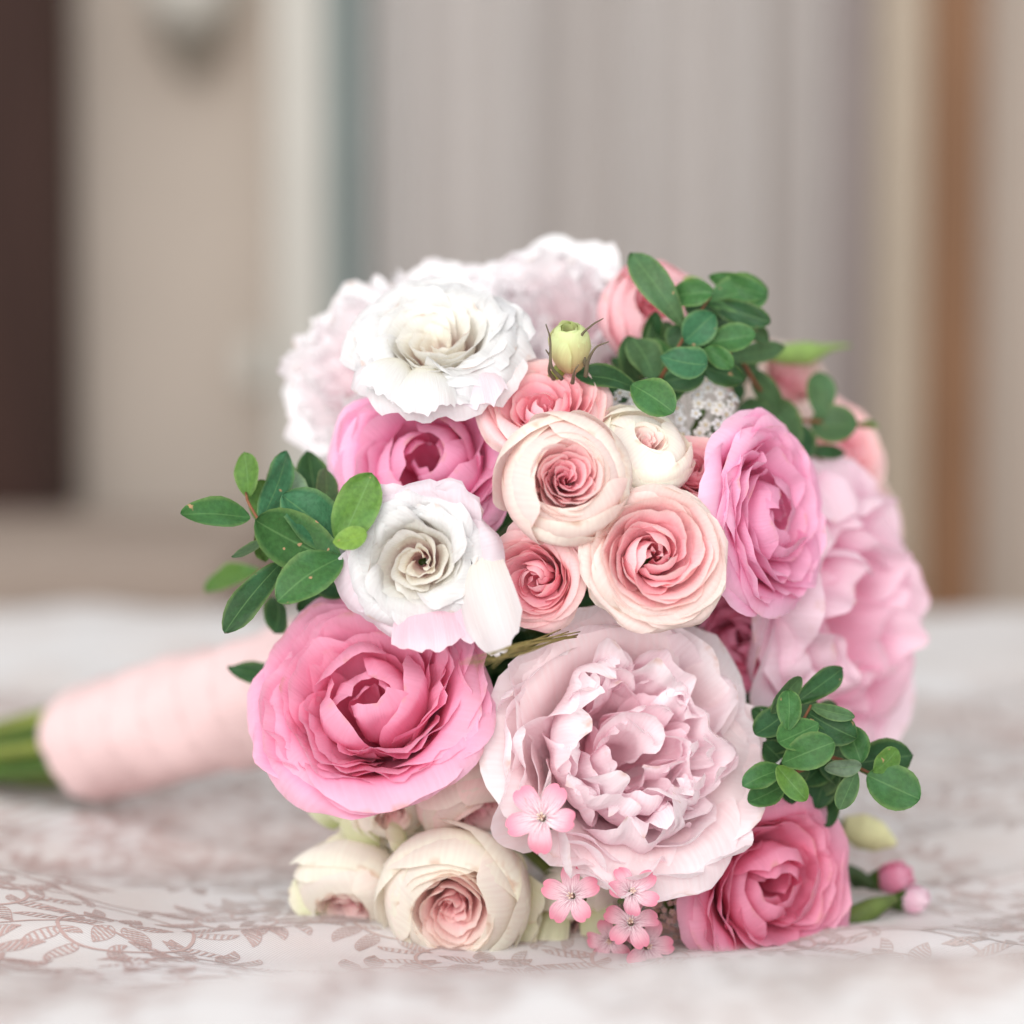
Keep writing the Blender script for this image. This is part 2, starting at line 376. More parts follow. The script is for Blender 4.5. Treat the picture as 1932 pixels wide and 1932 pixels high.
def spray_ball(F, opening=.52, n=3, tight=6, rim=.36):
    """cupped rose: big incurved outer petals round a mouth full of thin petals"""
    ring(F, n, 1.0, .10, zb=-.95, ov=1.45, k=1.0, inc=.08, a=.16, p=2.2, curlT=.08, curlE=.08, twist=.08, crump=.016, jit=.06, tip=.06, nu=13, nv=23)
    ring(F, n, .96, .24, zb=-.95, ov=1.4, k=1.0, inc=.22, a=.2, p=2.0, curlT=.07, curlE=.06, twist=.10, crump=.016, kk=.05, jit=.06, tip=.06, nu=13, nv=23)
    ring(F, n, .90, rim - .02, zb=-.95, ov=1.3, k=1.0, inc=1 - opening * 1.12, a=.2, p=2.0, curlT=.05, curlE=.04, twist=.09, kk=.14, jit=.06, tip=.04, nu=13, nv=21)
    for m_, dz_ in ((1.30, -.02), (1.15, .035)):
        ring(F, 4, opening * m_, rim + dz_, zb=-.7, ov=1.3, k=1.0, a=.14, p=2.6, ruf=.01, twist=.05, kk=.28, jit=.05, nu=10, nv=17)
    for i in range(tight):
        f = i / max(1, tight - 1)
        ring(F, 4 if i < 3 else 3, opening * (1.04 - .88 * f), rim + .08 - .17 * f ** 1.4, zb=-.5, ov=1.2, k=1.0, a=.16, p=2.6, ruf=.014, rf=4, twist=.07, jag=.006, curlT=.03,
             kk=min(1, .36 + .64 * f), jit=.09, nu=10, nv=15)
def spray_open(F, heart=.27, pal_outer=None):
    ring(F, 5, 1.0, -.06, ov=1.2, k=1.4, jit=.11, flare=.12, a=.16, p=2.4, ruf=.035, rf=3, curlT=.09, curlE=.07, tip=.05, nu=13, nv=19)
    ring(F, 4, .90, .07, ov=1.3, k=1.15, jit=.09, flare=.05, a=.16, p=2.4, ruf=.03, rf=3, curlT=.08, curlE=.05, twist=.06, kk=.06, tip=.05, nu=13, nv=19)
    ring(F, 4, .77, .17, ov=1.35, k=1.0, jit=.08, a=.15, p=2.6, ruf=.022, curlT=.07, curlE=.03, twist=.09, kk=.2, nu=12, nv=19)
    for i, Re in enumerate((.66, .57, .49, .41)):
        ring(F, 4, Re, .19 - .025 * i, ov=1.25, k=1.0, jit=.08, a=.14, p=3, ruf=.018, rf=4, jag=.006, curlT=.035, twist=.09, kk=.36 + .14 * i, nu=11, nv=17)
    ring(F, 3, heart * 1.2, .08, ov=1.2, k=.95, inc=.2, a=.2, twist=.1, kk=.75, jit=.1, nu=11, nv=15)
    ring(F, 3, heart * .85, .08, ov=1.2, k=.9, inc=.4, a=.2, twist=.1, kk=.8, jit=.1, nu=11, nv=15)
    ring(F, 3, heart * .45, .03, ov=1.2, k=.9, inc=.4, a=.2, twist=.1, kk=.95, jit=.1)
def lisianthus(F, pal_out=None):
    q = dict(a=.10, p=3, rf=4.5, jf=14, nu=14, nv=33)
    ring(F, 5, 1.0, -.06, ov=1.5, k=1.4, flare=.10, ruf=.045, jag=.034, curlT=.04, crump=.02, col=pal_out, **q)
    ring(F, 5, .90, .04, ov=1.5, k=1.2, flare=.04, ruf=.04, jag=.02, curlT=.05, twist=.06, crump=.018, **q)
    ring(F, 4, .74, .10, ov=1.5, k=1.05, flare=.0, ruf=.04, jag=.03, curlT=.07, twist=.10, kk=.15, crump=.016, **q)
    ring(F, 4, .58, .13, ov=1.5, k=1.0, ruf=.035, jag=.016, curlT=.08, twist=.11, kk=.4, crump=.014, **q)
    ring(F, 3, .43, .13, ov=1.45, k=1.0, ruf=.03, jag=.016, curlT=.07, twist=.11, kk=.6, **q)
    ring(F, 3, .29, .11, ov=1.4, k=1.0, ruf=.025, jag=.016, curlT=.05, twist=.10, kk=.8, **q)
    ring(F, 3, .16, .06, ov=1.35, k=1.0, ruf=.02, jag=.02, curlT=.03, twist=.07, kk=1, **q)
def peony(F, rings=((5, .86, .20), (5, .76, .25), (5, .64, .27), (5, .52, .26), (5, .41, .22), (4, .3, .17), (4, .18, .1)), guard=6, pal_guard=None, gz=.04, ragged=1.0, gflare=.04, straps=0):
    ring(F, guard, 1.03, gz - .10, ov=1.35, k=1.15, flare=gflare, jit=.09, a=.18, p=2.4, ruf=.05, rf=3, jag=.020 * ragged, jf=9, nu=12, nv=21, col=pal_guard, twist=.04)
    ring(F, guard, .96, gz + .05, ov=1.25, k=1.05, jit=.10, a=.18, p=2.4, ruf=.06, rf=3.5, jag=.026 * ragged, jf=9, curlT=.05, nu=12, nv=21, col=pal_guard, twist=.06)
    r = F['rng']
    for i, (n, Re, ze) in enumerate(rings):
        ph0 = r.uniform(0, 6.28)
        for j in range(n):
            Rj = Re * (1 + r.uniform(-.16, .16)); Z = ze + r.uniform(-.10, .08); inc = r.choice([0, 0, .12, .25])
            prof = [(.04, -.65), (Rj * .5, -.52), (Rj * .92, -.2 + Z * .35), (Rj * (1.02 - inc * .4), Z * .75 - .02), (Rj * (1 - inc), Z)]
            petal(F, prof, ph0 + (j + r.uniform(-.3, .3)) * 2 * math.pi / n, r.uniform(.85, 1.35) * math.pi * Rj / n + .04, r.uniform(.7, 1.25), a=.2, p=2.2,
                  ruf=.05 * r.uniform(.5, 1.5), rf=3.2, jag=.034 * ragged * r.uniform(.5, 1.5), jf=6.5, notch=r.choice([0, 0, .12, .2]) * ragged,
                  curlT=r.uniform(-.04, .09), curlE=r.uniform(-.05, .08), twist=r.uniform(-.15, .18), crump=.018, kk=min(1, .12 * i), nu=16, nv=31, rcmin=.09)
    for j in range(straps):
        q = .58 * math.sqrt(r.random()); an = r.uniform(0, 6.28); Rj = max(.05, q); Z = .24 - .35 * (q - .3) ** 2 + r.uniform(-.07, .09)
        prof = [(.03, -.6), (Rj * .6, -.4), (Rj * .95, -.1), (Rj * r.uniform(.85, 1.15), Z * .7), (Rj * r.uniform(.7, 1.35), Z)]
        petal(F, prof, an, r.uniform(.13, .26), r.uniform(.6, 1.8), a=.22, p=2.2, ruf=.035, rf=2.6, jag=.018, jf=5, notch=r.choice([0, 0, .08, .13]), curlT=r.uniform(-.10, .12), curlE=r.uniform(-.05, .07),
              twist=r.uniform(-.16, .16), crump=.014, kk=r.uniform(.0, .6), nu=15, nv=21, rcmin=.1)


# ================================================================== the setting
def struct(name, me, mat, **kw):
    o = link(name, me, mat); o['kind'] = 'structure'
    for k_, v_ in kw.items(): o[k_] = v_
    return o
def box_data(x0, x1, y0, y1, z0, z1, bev=0.0):
    import bmesh
    bm = bmesh.new(); bmesh.ops.create_cube(bm, size=1.0)
    bmesh.ops.scale(bm, vec=(x1 - x0, y1 - y0, z1 - z0), verts=bm.verts)
    bmesh.ops.translate(bm, vec=((x0 + x1) / 2, (y0 + y1) / 2, (z0 + z1) / 2), verts=bm.verts)
    if bev: bmesh.ops.bevel(bm, geom=list(bm.edges), offset=bev, segments=3, affect='EDGES', profile=.6)
    return bm
def box(name, x0, x1, y0, y1, z0, z1, mat, parent=None, bev=0.0):
    bm = box_data(x0, x1, y0, y1, z0, z1, bev)
    if parent is not None:
        import bmesh
        bmesh.ops.translate(bm, vec=-Vector(parent.location), verts=bm.verts)
    me = bpy.data.meshes.new(name); bm.to_mesh(me); bm.free()
    return link(name, me, mat, parent)
FLOOR_Z = -.52; WALL_Y = 3.5
M_FLOOR = plain('floor_wood', lin((150, 118, 90)), .5, .3, .3, 6, .1, 30, (1, 12, 1))
M_WALL = plain('wall_paint', lin((216, 203, 190)), .8, .2, .06, 3)
M_CURTAIN = plain('curtain_cloth', lin((206, 200, 196)), .85, .1, .05, 30, .2, 500)
M_CREAM = plain('cream_paint', lin((218, 215, 206)), .6, .3, .05, 6)
M_TEAL = plain('grey_teal_shade', lin((134, 148, 146)), .6, .3, .08, 6)
M_DARKW = plain('dark_wood', lin((70, 47, 40)), .6, .2, .35, 4, .1, 60, (8, 8, .6))
M_BROWNW = plain('brown_wood', lin((158, 118, 88)), .6, .25, .3, 5, .1, 60, (8, 8, .6))
M_TAUPE = plain('taupe_cloth', lin((176, 160, 148)), .8, .15, .08, 20, .1, 300)
M_BRONZE = plain('grey_enamel', lin((150, 148, 138)), .5, .4, .1, 10)

o = struct('floor', mesh_np('floor', [(-4, -2, FLOOR_Z), (4, -2, FLOOR_Z), (4, WALL_Y, FLOOR_Z), (-4, WALL_Y, FLOOR_Z)], [(0, 1, 2, 3)], smooth=False), M_FLOOR)
o = struct('wall_back', mesh_np('wall_back', [(-4, WALL_Y, FLOOR_Z), (4, WALL_Y, FLOOR_Z), (4, WALL_Y, 2.1), (-4, WALL_Y, 2.1)], [(0, 1, 2, 3)], smooth=False), M_WALL)
def U2X(u, d): return (u - 966) / FPX * d
# curtain with hanging folds
def curtain(name, u0, u1, y, label, mat, seed, amp=.035, n=11):
    r = random.Random(seed); x0, x1 = U2X(u0, y), U2X(u1, y)
    xs = np.linspace(0, 1, 220); zs = np.linspace(FLOOR_Z + .02, 1.9, 14)
    ph = r.uniform(0, 6); f1 = n
    V = []
    for z in zs:
        yy = amp * (np.sin(2 * np.pi * f1 * xs + ph + .5 * np.sin(5 * xs + z)) + .5 * np.sin(2 * np.pi * f1 * .43 * xs + 1.7 + .2 * z) + .25 * np.sin(2 * np.pi * f1 * 1.9 * xs + .3))
        V.append(np.stack([x0 + (x1 - x0) * xs, y + yy, np.full_like(xs, z)], 1))
    e = empty(name, ((x0 + x1) / 2, y, FLOOR_Z + .02), None, label, 'curtain')
    V = np.vstack(V) - np.array(e.location)
    link('drape', mesh_np('drape', V, grid_faces(14, 220)), mat, e)
    rod, rf_ = tube([(x0 - .05 - e.location.x, 0, 1.93 - FLOOR_Z), ((0), 0, 1.93 - FLOOR_Z), (x1 + .05 - e.location.x, 0, 1.93 - FLOOR_Z)], [.014, .014, .014], 10)
    link('curtain_rod', mesh_np('curtain_rod', rod, rf_), M_BROWNW, e)
curtain('window_curtain', 690, 1560, 3.32, 'long grey taupe curtain hanging in soft folds behind the bouquet', M_CURTAIN, 3, .05, 4.3)
curtain('window_curtain', 1535, 1675, 3.36, 'darker grey curtain panel beside the sand coloured upright', plain('curtain_darker_cloth', lin((178, 168, 166)), .85, .1, .05, 30, .2, 500), 8, .02, 1.3)  # second panel, its cloth a darker grey than the main curtain
# cream panel and teal shade strip left of the curtain
def post(name, u0, u1, y0, y1, z0, z1, mat, label, cat, bev=.006):
    x0, x1 = U2X(u0, y0), U2X(u1, y0)
    o = box(name, x0, x1, y0, y1, z0, z1, mat, None, bev)
    me = o.data; c = Vector(((x0 + x1) / 2, (y0 + y1) / 2, z0))
    me.transform(Matrix.Translation(-c)); o.location = c
    o['label'] = label; o['category'] = cat
    return o
post('window_frame', 520, 618, 3.36, 3.46, FLOOR_Z, 1.9, M_CREAM, 'pale cream upright frame against the beige wall', 'frame')
post('edge_shade_band', 618, 688, 3.38, 3.46, FLOOR_Z, 1.9, M_TEAL, 'narrow grey green strip coloured as the shade beside the curtain', 'shade_band')  # dark edge shade put in as a solid grey-teal strip
post('door_post', -60, 110, 3.30, 3.46, -.03, 1.9, M_DARKW, 'dark brown wooden post standing on the low bench', 'post')
post('pale_door_frame', 1660, 1752, 3.30, 3.46, FLOOR_Z, 1.9, plain('sand_paint', lin((212, 198, 178)), .6, .3, .06, 6), 'sand coloured upright between curtain and brown post', 'frame')
post('bed_post', 1752, 1850, 3.24, 3.40, FLOOR_Z, 1.9, M_BROWNW, 'brown wooden upright post behind the bed', 'post')
post('wall_plate', 452, 505, 3.43, 3.47, P(470, 730, 3.45).z, P(470, 640, 3.45).z, M_CREAM, 'small pale plate on the beige wall beside the cream upright', 'plate', .004)
bench = empty('low_bench', (-.9, 2.9, FLOOR_Z), None, 'low bench with a pale taupe cushion top behind the bed', 'bench')
box('cushion', -2.0, -.33, 2.42, 3.29, -.12, -.025, M_TAUPE, bench, .02)
box('bench_base', -1.98, -.35, 2.46, 3.28, FLOOR_Z + .001, -.125, plain('bench_wood', lin((160, 132, 110)), .6, .3, .2, 8), bench, .005)
# wall lamp top left: pale glass bowl, its shadow below modelled as a dark bracket
lampe = empty('wall_sconce', tuple(P(372, 95, 3.45)), None, 'pale bowl shaped wall sconce with its shadow below shaped as a grey cup on the beige wall', 'sconce')
a_ = np.linspace(0, 2 * np.pi, 28, endpoint=False)
def lathe(prof, n=28):
    V = np.vstack([np.stack([r * np.cos(a_), r * np.sin(a_), np.full_like(a_, z)], 1) for r, z in prof]); m = len(prof)
    F_ = [(i * n + j, i * n + (j + 1) % n, (i + 1) * n + (j + 1) % n, (i + 1) * n + j) for i in range(m - 1) for j in range(n)]
    return V, F_
V_, F_ = lathe([(.002, -.05), (.03, -.045), (.06, -.02), (.075, .02), (.08, .07), (.076, .075), (.07, .02), (.03, -.03)])
link('shade', mesh_np('shade', V_, F_), M_CREAM, lampe, (0, -.08, .06))
V_, F_ = lathe([(.002, -.07), (.018, -.065), (.026, -.04), (.05, -.012), (.064, .0)])
link('shadow_cup', mesh_np('shadow_cup', V_, F_), plain('sconce_shadow_grey', lin((158, 151, 140)), .4, .5, .1, 20), lampe, (0, -.08, .01))  # grey piece put in for the soft shadow under the bowl

# ------------------------------------------------------------------ the bed
_g = [(.27, .70, .13, .07, .012), (-.23, .70, .13, .075, .022), (-.10, .86, .14, .05, -.006), (.33, .95, .2, .1, .012),
      (-.42, 1.15, .3, .12, .010), (.2, 1.35, .35, .1, .010), (-.25, 1.5, .3, .08, .014), (.10, .78, .10, .08, -.006)]
def bz(x, y):
    z = .0015 * np.sin(x * 21 + y * 9) + .0016 * np.sin(y * 17 - x * 6 + 1) + .0010 * np.sin(x * 43 - y * 31)
    z = z + .0011 * np.sin(61 * x + 23 * y + 2 * np.sin(19 * y)) + .0008 * np.sin(37 * x - 88 * y + 2.5 * np.sin(13 * x)) + .0022 * np.exp(-(((x * .55 + y) - .80 + .02 * np.sin(9 * x)) / .012) ** 2) + .0018 * np.exp(-(((y - x * .4) - .73) / .010) ** 2)
    z = z + (.053 + .004 * np.sin(x * 14 + .6)) * sm(.695, .47, y)          # the cloth climbs towards the camera
    for cx, cy, sx, sy, h in _g:
        z = z + h * np.exp(-((x - cx) / sx) ** 2 - ((y - cy) / sy) ** 2)
    return z
BED = empty('bed', (0, 1.0, FLOOR_Z), None, 'bed covered by a white brocade bedspread with dusty rose scrollwork', 'bed')
xs = np.r_[np.linspace(-1.0, -.42, 40, endpoint=False), np.linspace(-.42, .42, 300), np.linspace(.42, 1.0, 41)[1:]]
ys = np.r_[np.linspace(-.1, .5, 30, endpoint=False), np.linspace(.5, 1.1, 240, endpoint=False), np.linspace(1.1, 1.72, 80)]
X_, Y_ = np.meshgrid(xs, ys, indexing='ij'); Z_ = bz(X_, Y_)
V_ = np.stack([X_, Y_, Z_], -1)
# rounded far edge and drop
extra = []
for q, (dy, dz) in enumerate([(.012, -.002), (.022, -.010), (.03, -.025), (.034, -.05), (.036, -.2), (.036, -.44)]):
    e = V_[:, -1].copy(); e[:, 1] += dy + (0.008 * np.sin(e[:, 0] * 30) if dz < -.04 else 0); e[:, 2] += dz; extra.append(e)
V_ = np.concatenate([V_, np.stack(extra, 1)], 1)
nx_, ny_ = V_.shape[:2]
def fabric_material():
    m, nt, out = new_mat('brocade_ground'); L = nt.links.new
    tc = N(nt, 'ShaderNodeTexCoord')
    w1 = N(nt, 'ShaderNodeTexWave', bands_direction='DIAGONAL'); w1.inputs['Scale'].default_value = 420; w1.inputs['Distortion'].default_value = .6; L(tc.outputs['Object'], w1.inputs[0])
    w2 = N(nt, 'ShaderNodeTexNoise'); w2.inputs['Scale'].default_value = 1500; L(tc.outputs['Object'], w2.inputs['Vector'])
    ad = N(nt, 'ShaderNodeMath', operation='ADD'); L(w1.outputs['Fac'], ad.inputs[0]); L(w2.outputs['Fac'], ad.inputs[1])
    bp = N(nt, 'ShaderNodeBump'); bp.inputs['Strength'].default_value = .35; bp.inputs['Distance'].default_value = .0004; L(ad.outputs[0], bp.inputs['Height'])
    n3 = N(nt, 'ShaderNodeTexNoise'); n3.inputs['Scale'].default_value = 14; n3.inputs['Detail'].default_value = 3; L(tc.outputs['Object'], n3.inputs['Vector'])
    r3 = N(nt, 'ShaderNodeMapRange'); r3.inputs[1].default_value = .38; r3.inputs[2].default_value = .66; L(n3.outputs['Fac'], r3.inputs[0])
    c = mixc(nt, r3.outputs[0], lin((221, 219, 219)), lin((213, 204, 200)))
    pb = N(nt, 'ShaderNodeBsdfPrincipled'); pb.inputs['Roughness'].default_value = .55; pb.inputs['Specular IOR Level'].default_value = .3
    pb.inputs['Sheen Weight'].default_value = .15
    L(c, pb.inputs['Base Color']); L(bp.outputs[0], pb.inputs['Normal']); L(pb.outputs[0], out.inputs[0])
    return m
spread = link('bedspread', mesh_np('bedspread', V_.reshape(-1, 3) - np.array(BED.location), grid_faces(nx_, ny_)), fabric_material(), BED)
box('mattress', -.97, .97, -.08, 1.715, FLOOR_Z + .25, -.03, plain('mattress_cloth', lin((225, 222, 218)), .8, .2, .05, 20), BED, .03)
box('bed_base', -.95, .95, -.06, 1.70, FLOOR_Z, FLOOR_Z + .245, M_BROWNW, BED, .01)

# woven scrollwork: every thread run is a thin raised ribbon lying on the cloth
def brocade():
    V, Fc, cnt = [], [], [0]
    def ribbon(pts, wid, tilt=0):
        p = np.asarray(pts, float); n = len(p)
        wd = np.broadcast_to(np.asarray(wid, float), (n,))
        t = np.gradient(p, axis=0); t /= np.linalg.norm(t, axis=1)[:, None] + 1e-12
        nrm = np.stack([-t[:, 1], t[:, 0]], 1)
        a, b = p + nrm * wd[:, None] / 2, p - nrm * wd[:, None] / 2
        i0 = cnt[0]; cnt[0] += 2 * n
        q = np.empty((2 * n, 3)); q[0::2, :2] = a; q[1::2, :2] = b
        V.append(q); k0 = i0 + 2 * np.arange(n - 1)
        Fc.append(np.stack([k0, k0 + 1, k0 + 3, k0 + 2], 1))
    def motif(cx, cy, sc, mir, rot, r):
        ca, sa = math.cos(rot), math.sin(rot)
        def T(p):
            p = np.asarray(p, float) * np.array([mir, 1]) * sc
            return np.stack([cx + p[:, 0] * ca - p[:, 1] * sa, cy + p[:, 0] * sa + p[:, 1] * ca], 1)
        def spiral(c, r0, r1, a0, turns, wd):
            t = np.linspace(0, 1, 46); a = a0 + turns * 2 * np.pi * t; rr = r0 + (r1 - r0) * t ** .8
            pts = np.stack([c[0] + rr * np.cos(a), c[1] + rr * np.sin(a)], 1)
            ribbon(T(pts), wd * (.45 + .55 * np.sin(np.pi * t)) * sc * 10)
            sg = 1 if turns > 0 else -1
            for m_ in range(8, 45, 3):
                tg = math.atan2(*(pts[m_] - pts[m_ - 1])[::-1]); k_ = math.sin(math.pi * m_ / 46)
                leaf(pts[m_], tg - sg * (.75 + .2 * math.sin(m_)), .06 + .15 * k_, .014 + .026 * k_, -.3 * sg)
                if m_ % 2: leaf(pts[m_], tg + sg * .8, .04 + .06 * k_, .012 + .016 * k_, .3 * sg)
        def leaf(p0, ang, ln, wd, bend, step=.026):
            t = np.linspace(0, 1, 9); ax = np.stack([t * ln, bend * ln * np.sin(np.pi * t * .5) ** 2], 1)
            hw = wd * np.sin(np.pi * t ** .8) ** .9
            c, s_ = math.cos(ang), math.sin(ang)
            def W(q): return np.stack([p0[0] + q[:, 0] * c - q[:, 1] * s_, p0[1] + q[:, 0] * s_ + q[:, 1] * c], 1)
            ribbon(T(W(ax + np.stack([0 * t, hw], 1))), .0004 * sc * 10); ribbon(T(W(ax - np.stack([0 * t, hw], 1))), .0004 * sc * 10)
            x = step * 1.2
            while x < ln * .93:           # slanting thread runs fill the leaf
                u = np.linspace(-1, 1, 3); xx = np.clip(x + u * wd * .55, 0, ln)
                h = np.interp(xx, t * ln, hw); yc = np.interp(xx, t * ln, ax[:, 1])
                ribbon(T(W(np.stack([xx, yc + u * h * .9], 1))), step * .38 * sc); x += step
        spiral((0, 0), .07, .40, .3, 1.35, .0016); spiral((.55, .35), .05, .27, 2.4, -1.4, .0016); spiral((-.5, .3), .04, .24, .8, 1.5, .0016)
        spiral((.35, -.45), .04, .3, 4.0, 1.25, .0016); spiral((-.62, -.35), .04, .26, 5.2, -1.3, .0016)
        for k_ in range(6):
            a = k_ * 1.047; leaf((.02 + .05 * math.cos(a), .02 + .05 * math.sin(a)), a, .17, .045, .1, .024)
    def vine(pts, wd): ribbon(spline(pts, 160), wd)
    r = random.Random(11)
    for j in range(0, 12):                # long stems that tie the scrolls together
        y0 = .46 + j * .0675
        vine([(-.6 + k_ * .066, y0 + .017 * (-1) ** (k_ + j) + r.uniform(-.004, .004)) for k_ in range(19)], .0009)
    for i in range(-5, 6):
        for j in range(0, 9):
            cx = i * .13 + (.065 if j % 2 else 0); cy = .50 + j * .09
            motif(cx + r.uniform(-.008, .008), cy, .082, 1 if (i + j) % 2 else -1, r.uniform(-.35, .35), r)
    A_ = np.vstack(V); A_[:, 2] = bz(A_[:, 0], A_[:, 1]) + .00018
    return A_, np.vstack(Fc)
V_, F_ = brocade()
V_ -= np.array(BED.location)
br = link('brocade_scrollwork', mesh_np('brocade_scrollwork', V_, F_, smooth=False), plain('brocade_thread', lin((209, 198, 193)), .5, .3, .12, 7, .3, 2500, col2=lin((199, 168, 162))), BED)
br['kind'] = 'stuff'

# ================================================================== the bouquet
def stray_petal(parent, base, tip, wpx, d, mat, pal, seed, bend=.25, cup=.25, jag=.0, ruf=.03, kk=0., tw=0., name='petal', F=None, tipw=.55):
    """a single broad petal seen by itself, laid from base (u, v, d) to tip (u, v, d)"""
    r = random.Random(seed); nu, nv = 13, 19
    A = P(*base); B = P(*tip); ax = B - A; ln = ax.length; ax.normalize()
    n0 = (-CF + .0 * CU); n0 = n0 - ax * n0.dot(ax); n0.normalize()
    n0 = Matrix.Rotation(tw, 3, ax) @ n0; sd = n0.cross(ax)
    s = np.linspace(0, 1, nu)[:, None]; t = np.linspace(-1, 1, nv)[None, :]
    jw = wob(r, [11, 19, 31], [1, .7, .4]); se = np.clip(s * (1 - .28 * np.abs(t) ** 2.6 + jag * jw(t)), 0, 1.1)
    W = px(wpx / 2, d); wd = W * (.25 + .75 * np.sin(np.pi * np.clip(se * tipw + .02, 0, 1)) ** .8)
    ww = wob(r, [4, 7.5, 12], [1, .6, .35])
    off = bend * ln * np.sin(np.pi * se) - cup * wd * t ** 2 * 1.0 + ruf * ln * sm(.4, 1, se) * ww(t)
    a3, s3, n3 = np.array(ax), np.array(sd), np.array(n0)
    V = np.array(A - parent.location - BQ_LOC) if parent is not bouquet else np.array(A - BQ_LOC)
    V = V + (se * ln)[..., None] * a3 + (np.broadcast_to(t, se.shape) * wd)[..., None] * s3 + off[..., None] * n3
    if parent is not bouquet:
        inv = np.array(parent.rotation_quaternion.to_matrix().transposed()); V = V @ inv.T
    uv = np.stack([se, np.broadcast_to(t * .5 + .5, se.shape)], -1).reshape(-1, 2)
    C = pal(se, np.broadcast_to(t, se.shape), kk).reshape(-1, 3)
    return link(name, mesh_np(name, V.reshape(-1, 3), grid_faces(nu, nv), uv, C), mat, parent)

F = flower('peony', 'soft white peony peeping over the upper lisianthus', 880, 630, .80, 165, -.05, .45, M_PEONY, PAL_WPEONY, .9, 26)
peony(F, rings=((8, .86, .2), (7, .66, .3), (6, .44, .3)), ragged=2.0)
F = flower('garden_rose', 'dusky pink rose deep between the sideways rose and the peonies', 1398, 1205, .752, 108, .2, .1, M_ROSE, PAL_ROSE3, .9, 27)
garden_rose(F, heart=.35)
# --- deep pink garden roses
F = flower('garden_rose', 'large open deep pink garden rose over the ribbon handle', 700, 1312, .70, 244, -.14, .54, M_ROSE, PAL_ROSE, .3, 1)
garden_rose(F, heart=.35)
F = flower('garden_rose', 'pink garden rose tucked under the upper white lisianthus', 805, 862, .720, 188, -.12, .30, M_ROSE, PAL_ROSE2, 1.0, 2)
garden_rose(F, heart=.42, layers=[(5, .84, .06), (5, .72, .11), (4, .60, .12)])
F = flower('garden_rose', 'pink garden rose turned sideways beside the green leaves and pale peony', 1458, 972, .715, 200, .80, .08, M_ROSE, PAL_ROSE2, .2, 3)
garden_rose(F, heart=.36, layers=[(6, .84, .06), (5, .74, .1), (5, .63, .12), (4, .51, .1)])
F = flower('garden_rose', 'deep pink garden rose resting on the bedspread under the green sprig', 1462, 1674, .722, 200, .50, -.08, M_ROSE, PAL_ROSE3, .9, 4)
garden_rose(F, heart=.36, layers=[(6, .84, .06), (5, .74, .1), (5, .63, .12), (4, .51, .1)])
F = flower('garden_rose', 'pink rose half hidden behind the upper leaf sprig', 1238, 588, .765, 100, .12, .55, M_ROSE, PAL_TOP, .4, 5)
spray_ball(F, .5, 3, 4)
# --- white lisianthus
F = flower('lisianthus', 'white frilled lisianthus on top of the bouquet', 828, 642, .714, 178, -.08, .66, M_WHITE, PAL_WHITE, .5, 6)
lisianthus(F, PAL_WHITE)
stray_petal(F['obj'], (800, 690, .705), (800, 778, .688), 130, .69, M_WHITE, PAL_WHITE, 15, .16, .3, .03, .04)
stray_petal(F['obj'], (760, 680, .705), (715, 745, .692), 110, .69, M_WHITE, PAL_WHITE, 16, .16, .3, .03, .04)
stray_petal(F['obj'], (890, 690, .708), (905, 765, .695), 120, .69, M_WHITE, PAL_WHITEP, 17, .2, .3, .03, .03)
F = flower('lisianthus', 'white frilled lisianthus with blush rim beside the left leaf sprig', 790, 1060, .682, 150, -.08, .0, M_WHITE, PAL_WHITE, .1, 7)
lisianthus(F, PAL_WHITEP)
stray_petal(F['obj'], (900, 1010, .690), (946, 1236, .668), 118, .67, M_WHITE, PAL_WHITE, 5, .16, .55, .010, .02, tipw=.72, tw=.35)
stray_petal(F['obj'], (800, 1110, .690), (812, 1228, .672), 150, .67, M_WHITE, PAL_BLUSH, 6, .12, .3, .016, .03)
stray_petal(F['obj'], (860, 1100, .690), (905, 1205, .674), 90, .67, M_WHITE, PAL_BLUSH, 8, .12, .3, .016, .03)
# --- spray roses
F = flower('spray_rose', 'half open pink spray rose under the green bud', 1030, 768, .705, 130, -.02, .62, M_SPRAY, PAL_SPRAYP, .2, 8)
spray_open(F)
F = flower('spray_rose', 'round cupped peach spray rose at the heart of the bouquet', 1066, 905, .680, 122, .10, .12, M_SPRAY, PAL_SPRAY, .9, 9)
spray_ball(F, .50, 3, 6)
F = flower('spray_rose', 'open peach spray rose with pink centre above the large peony', 1238, 1046, .682, 156, .10, .10, M_SPRAY, PAL_SPRAY, .2, 10)
spray_open(F)
F = flower('spray_rose', 'small pink spray rose between the lower lisianthus and the open peach rose', 1010, 1092, .692, 110, -.40, -.02, M_SPRAY, PAL_SPRAYP, .6, 11)
spray_open(F, .26)
F = flower('spray_rose', 'pale peach spray rose bud beside the white yarrow', 1215, 848, .70, 92, .30, .60, M_SPRAY, PAL_CREAM, .4, 12)
spray_ball(F, .34, 3, 4)
F = flower('spray_rose', 'cream cupped rose with pink mouth lying on the bedspread', 858, 1702, .718, 140, -.10, -.28, M_SPRAY, PAL_CREAM, .3, 13)
CREAM_ROSE = F['obj']
spray_ball(F, .50, 3, 6)
F = flower('spray_rose', 'cream rose nodding onto the bedspread beside the cream rose with pink mouth', 664, 1688, .745, 108, -.25, -.60, M_SPRAY, PAL_CREAM, 1.1, 14)
spray_ball(F, .46, 3, 5)
F = flower('spray_rose', 'small dusty cream rose bud under the deep pink garden rose', 738, 1525, .735, 78, .12, -.52, M_SPRAY, PAL_CREAM, .4, 15)
spray_ball(F, .42, 3, 4)
F = flower('spray_rose', 'pale peach rose below the peony and above the small pink flower', 895, 1505, .728, 112, .35, -.72, M_SPRAY, PAL_SPRAY, .9, 16)
spray_ball(F, .42, 3, 4)
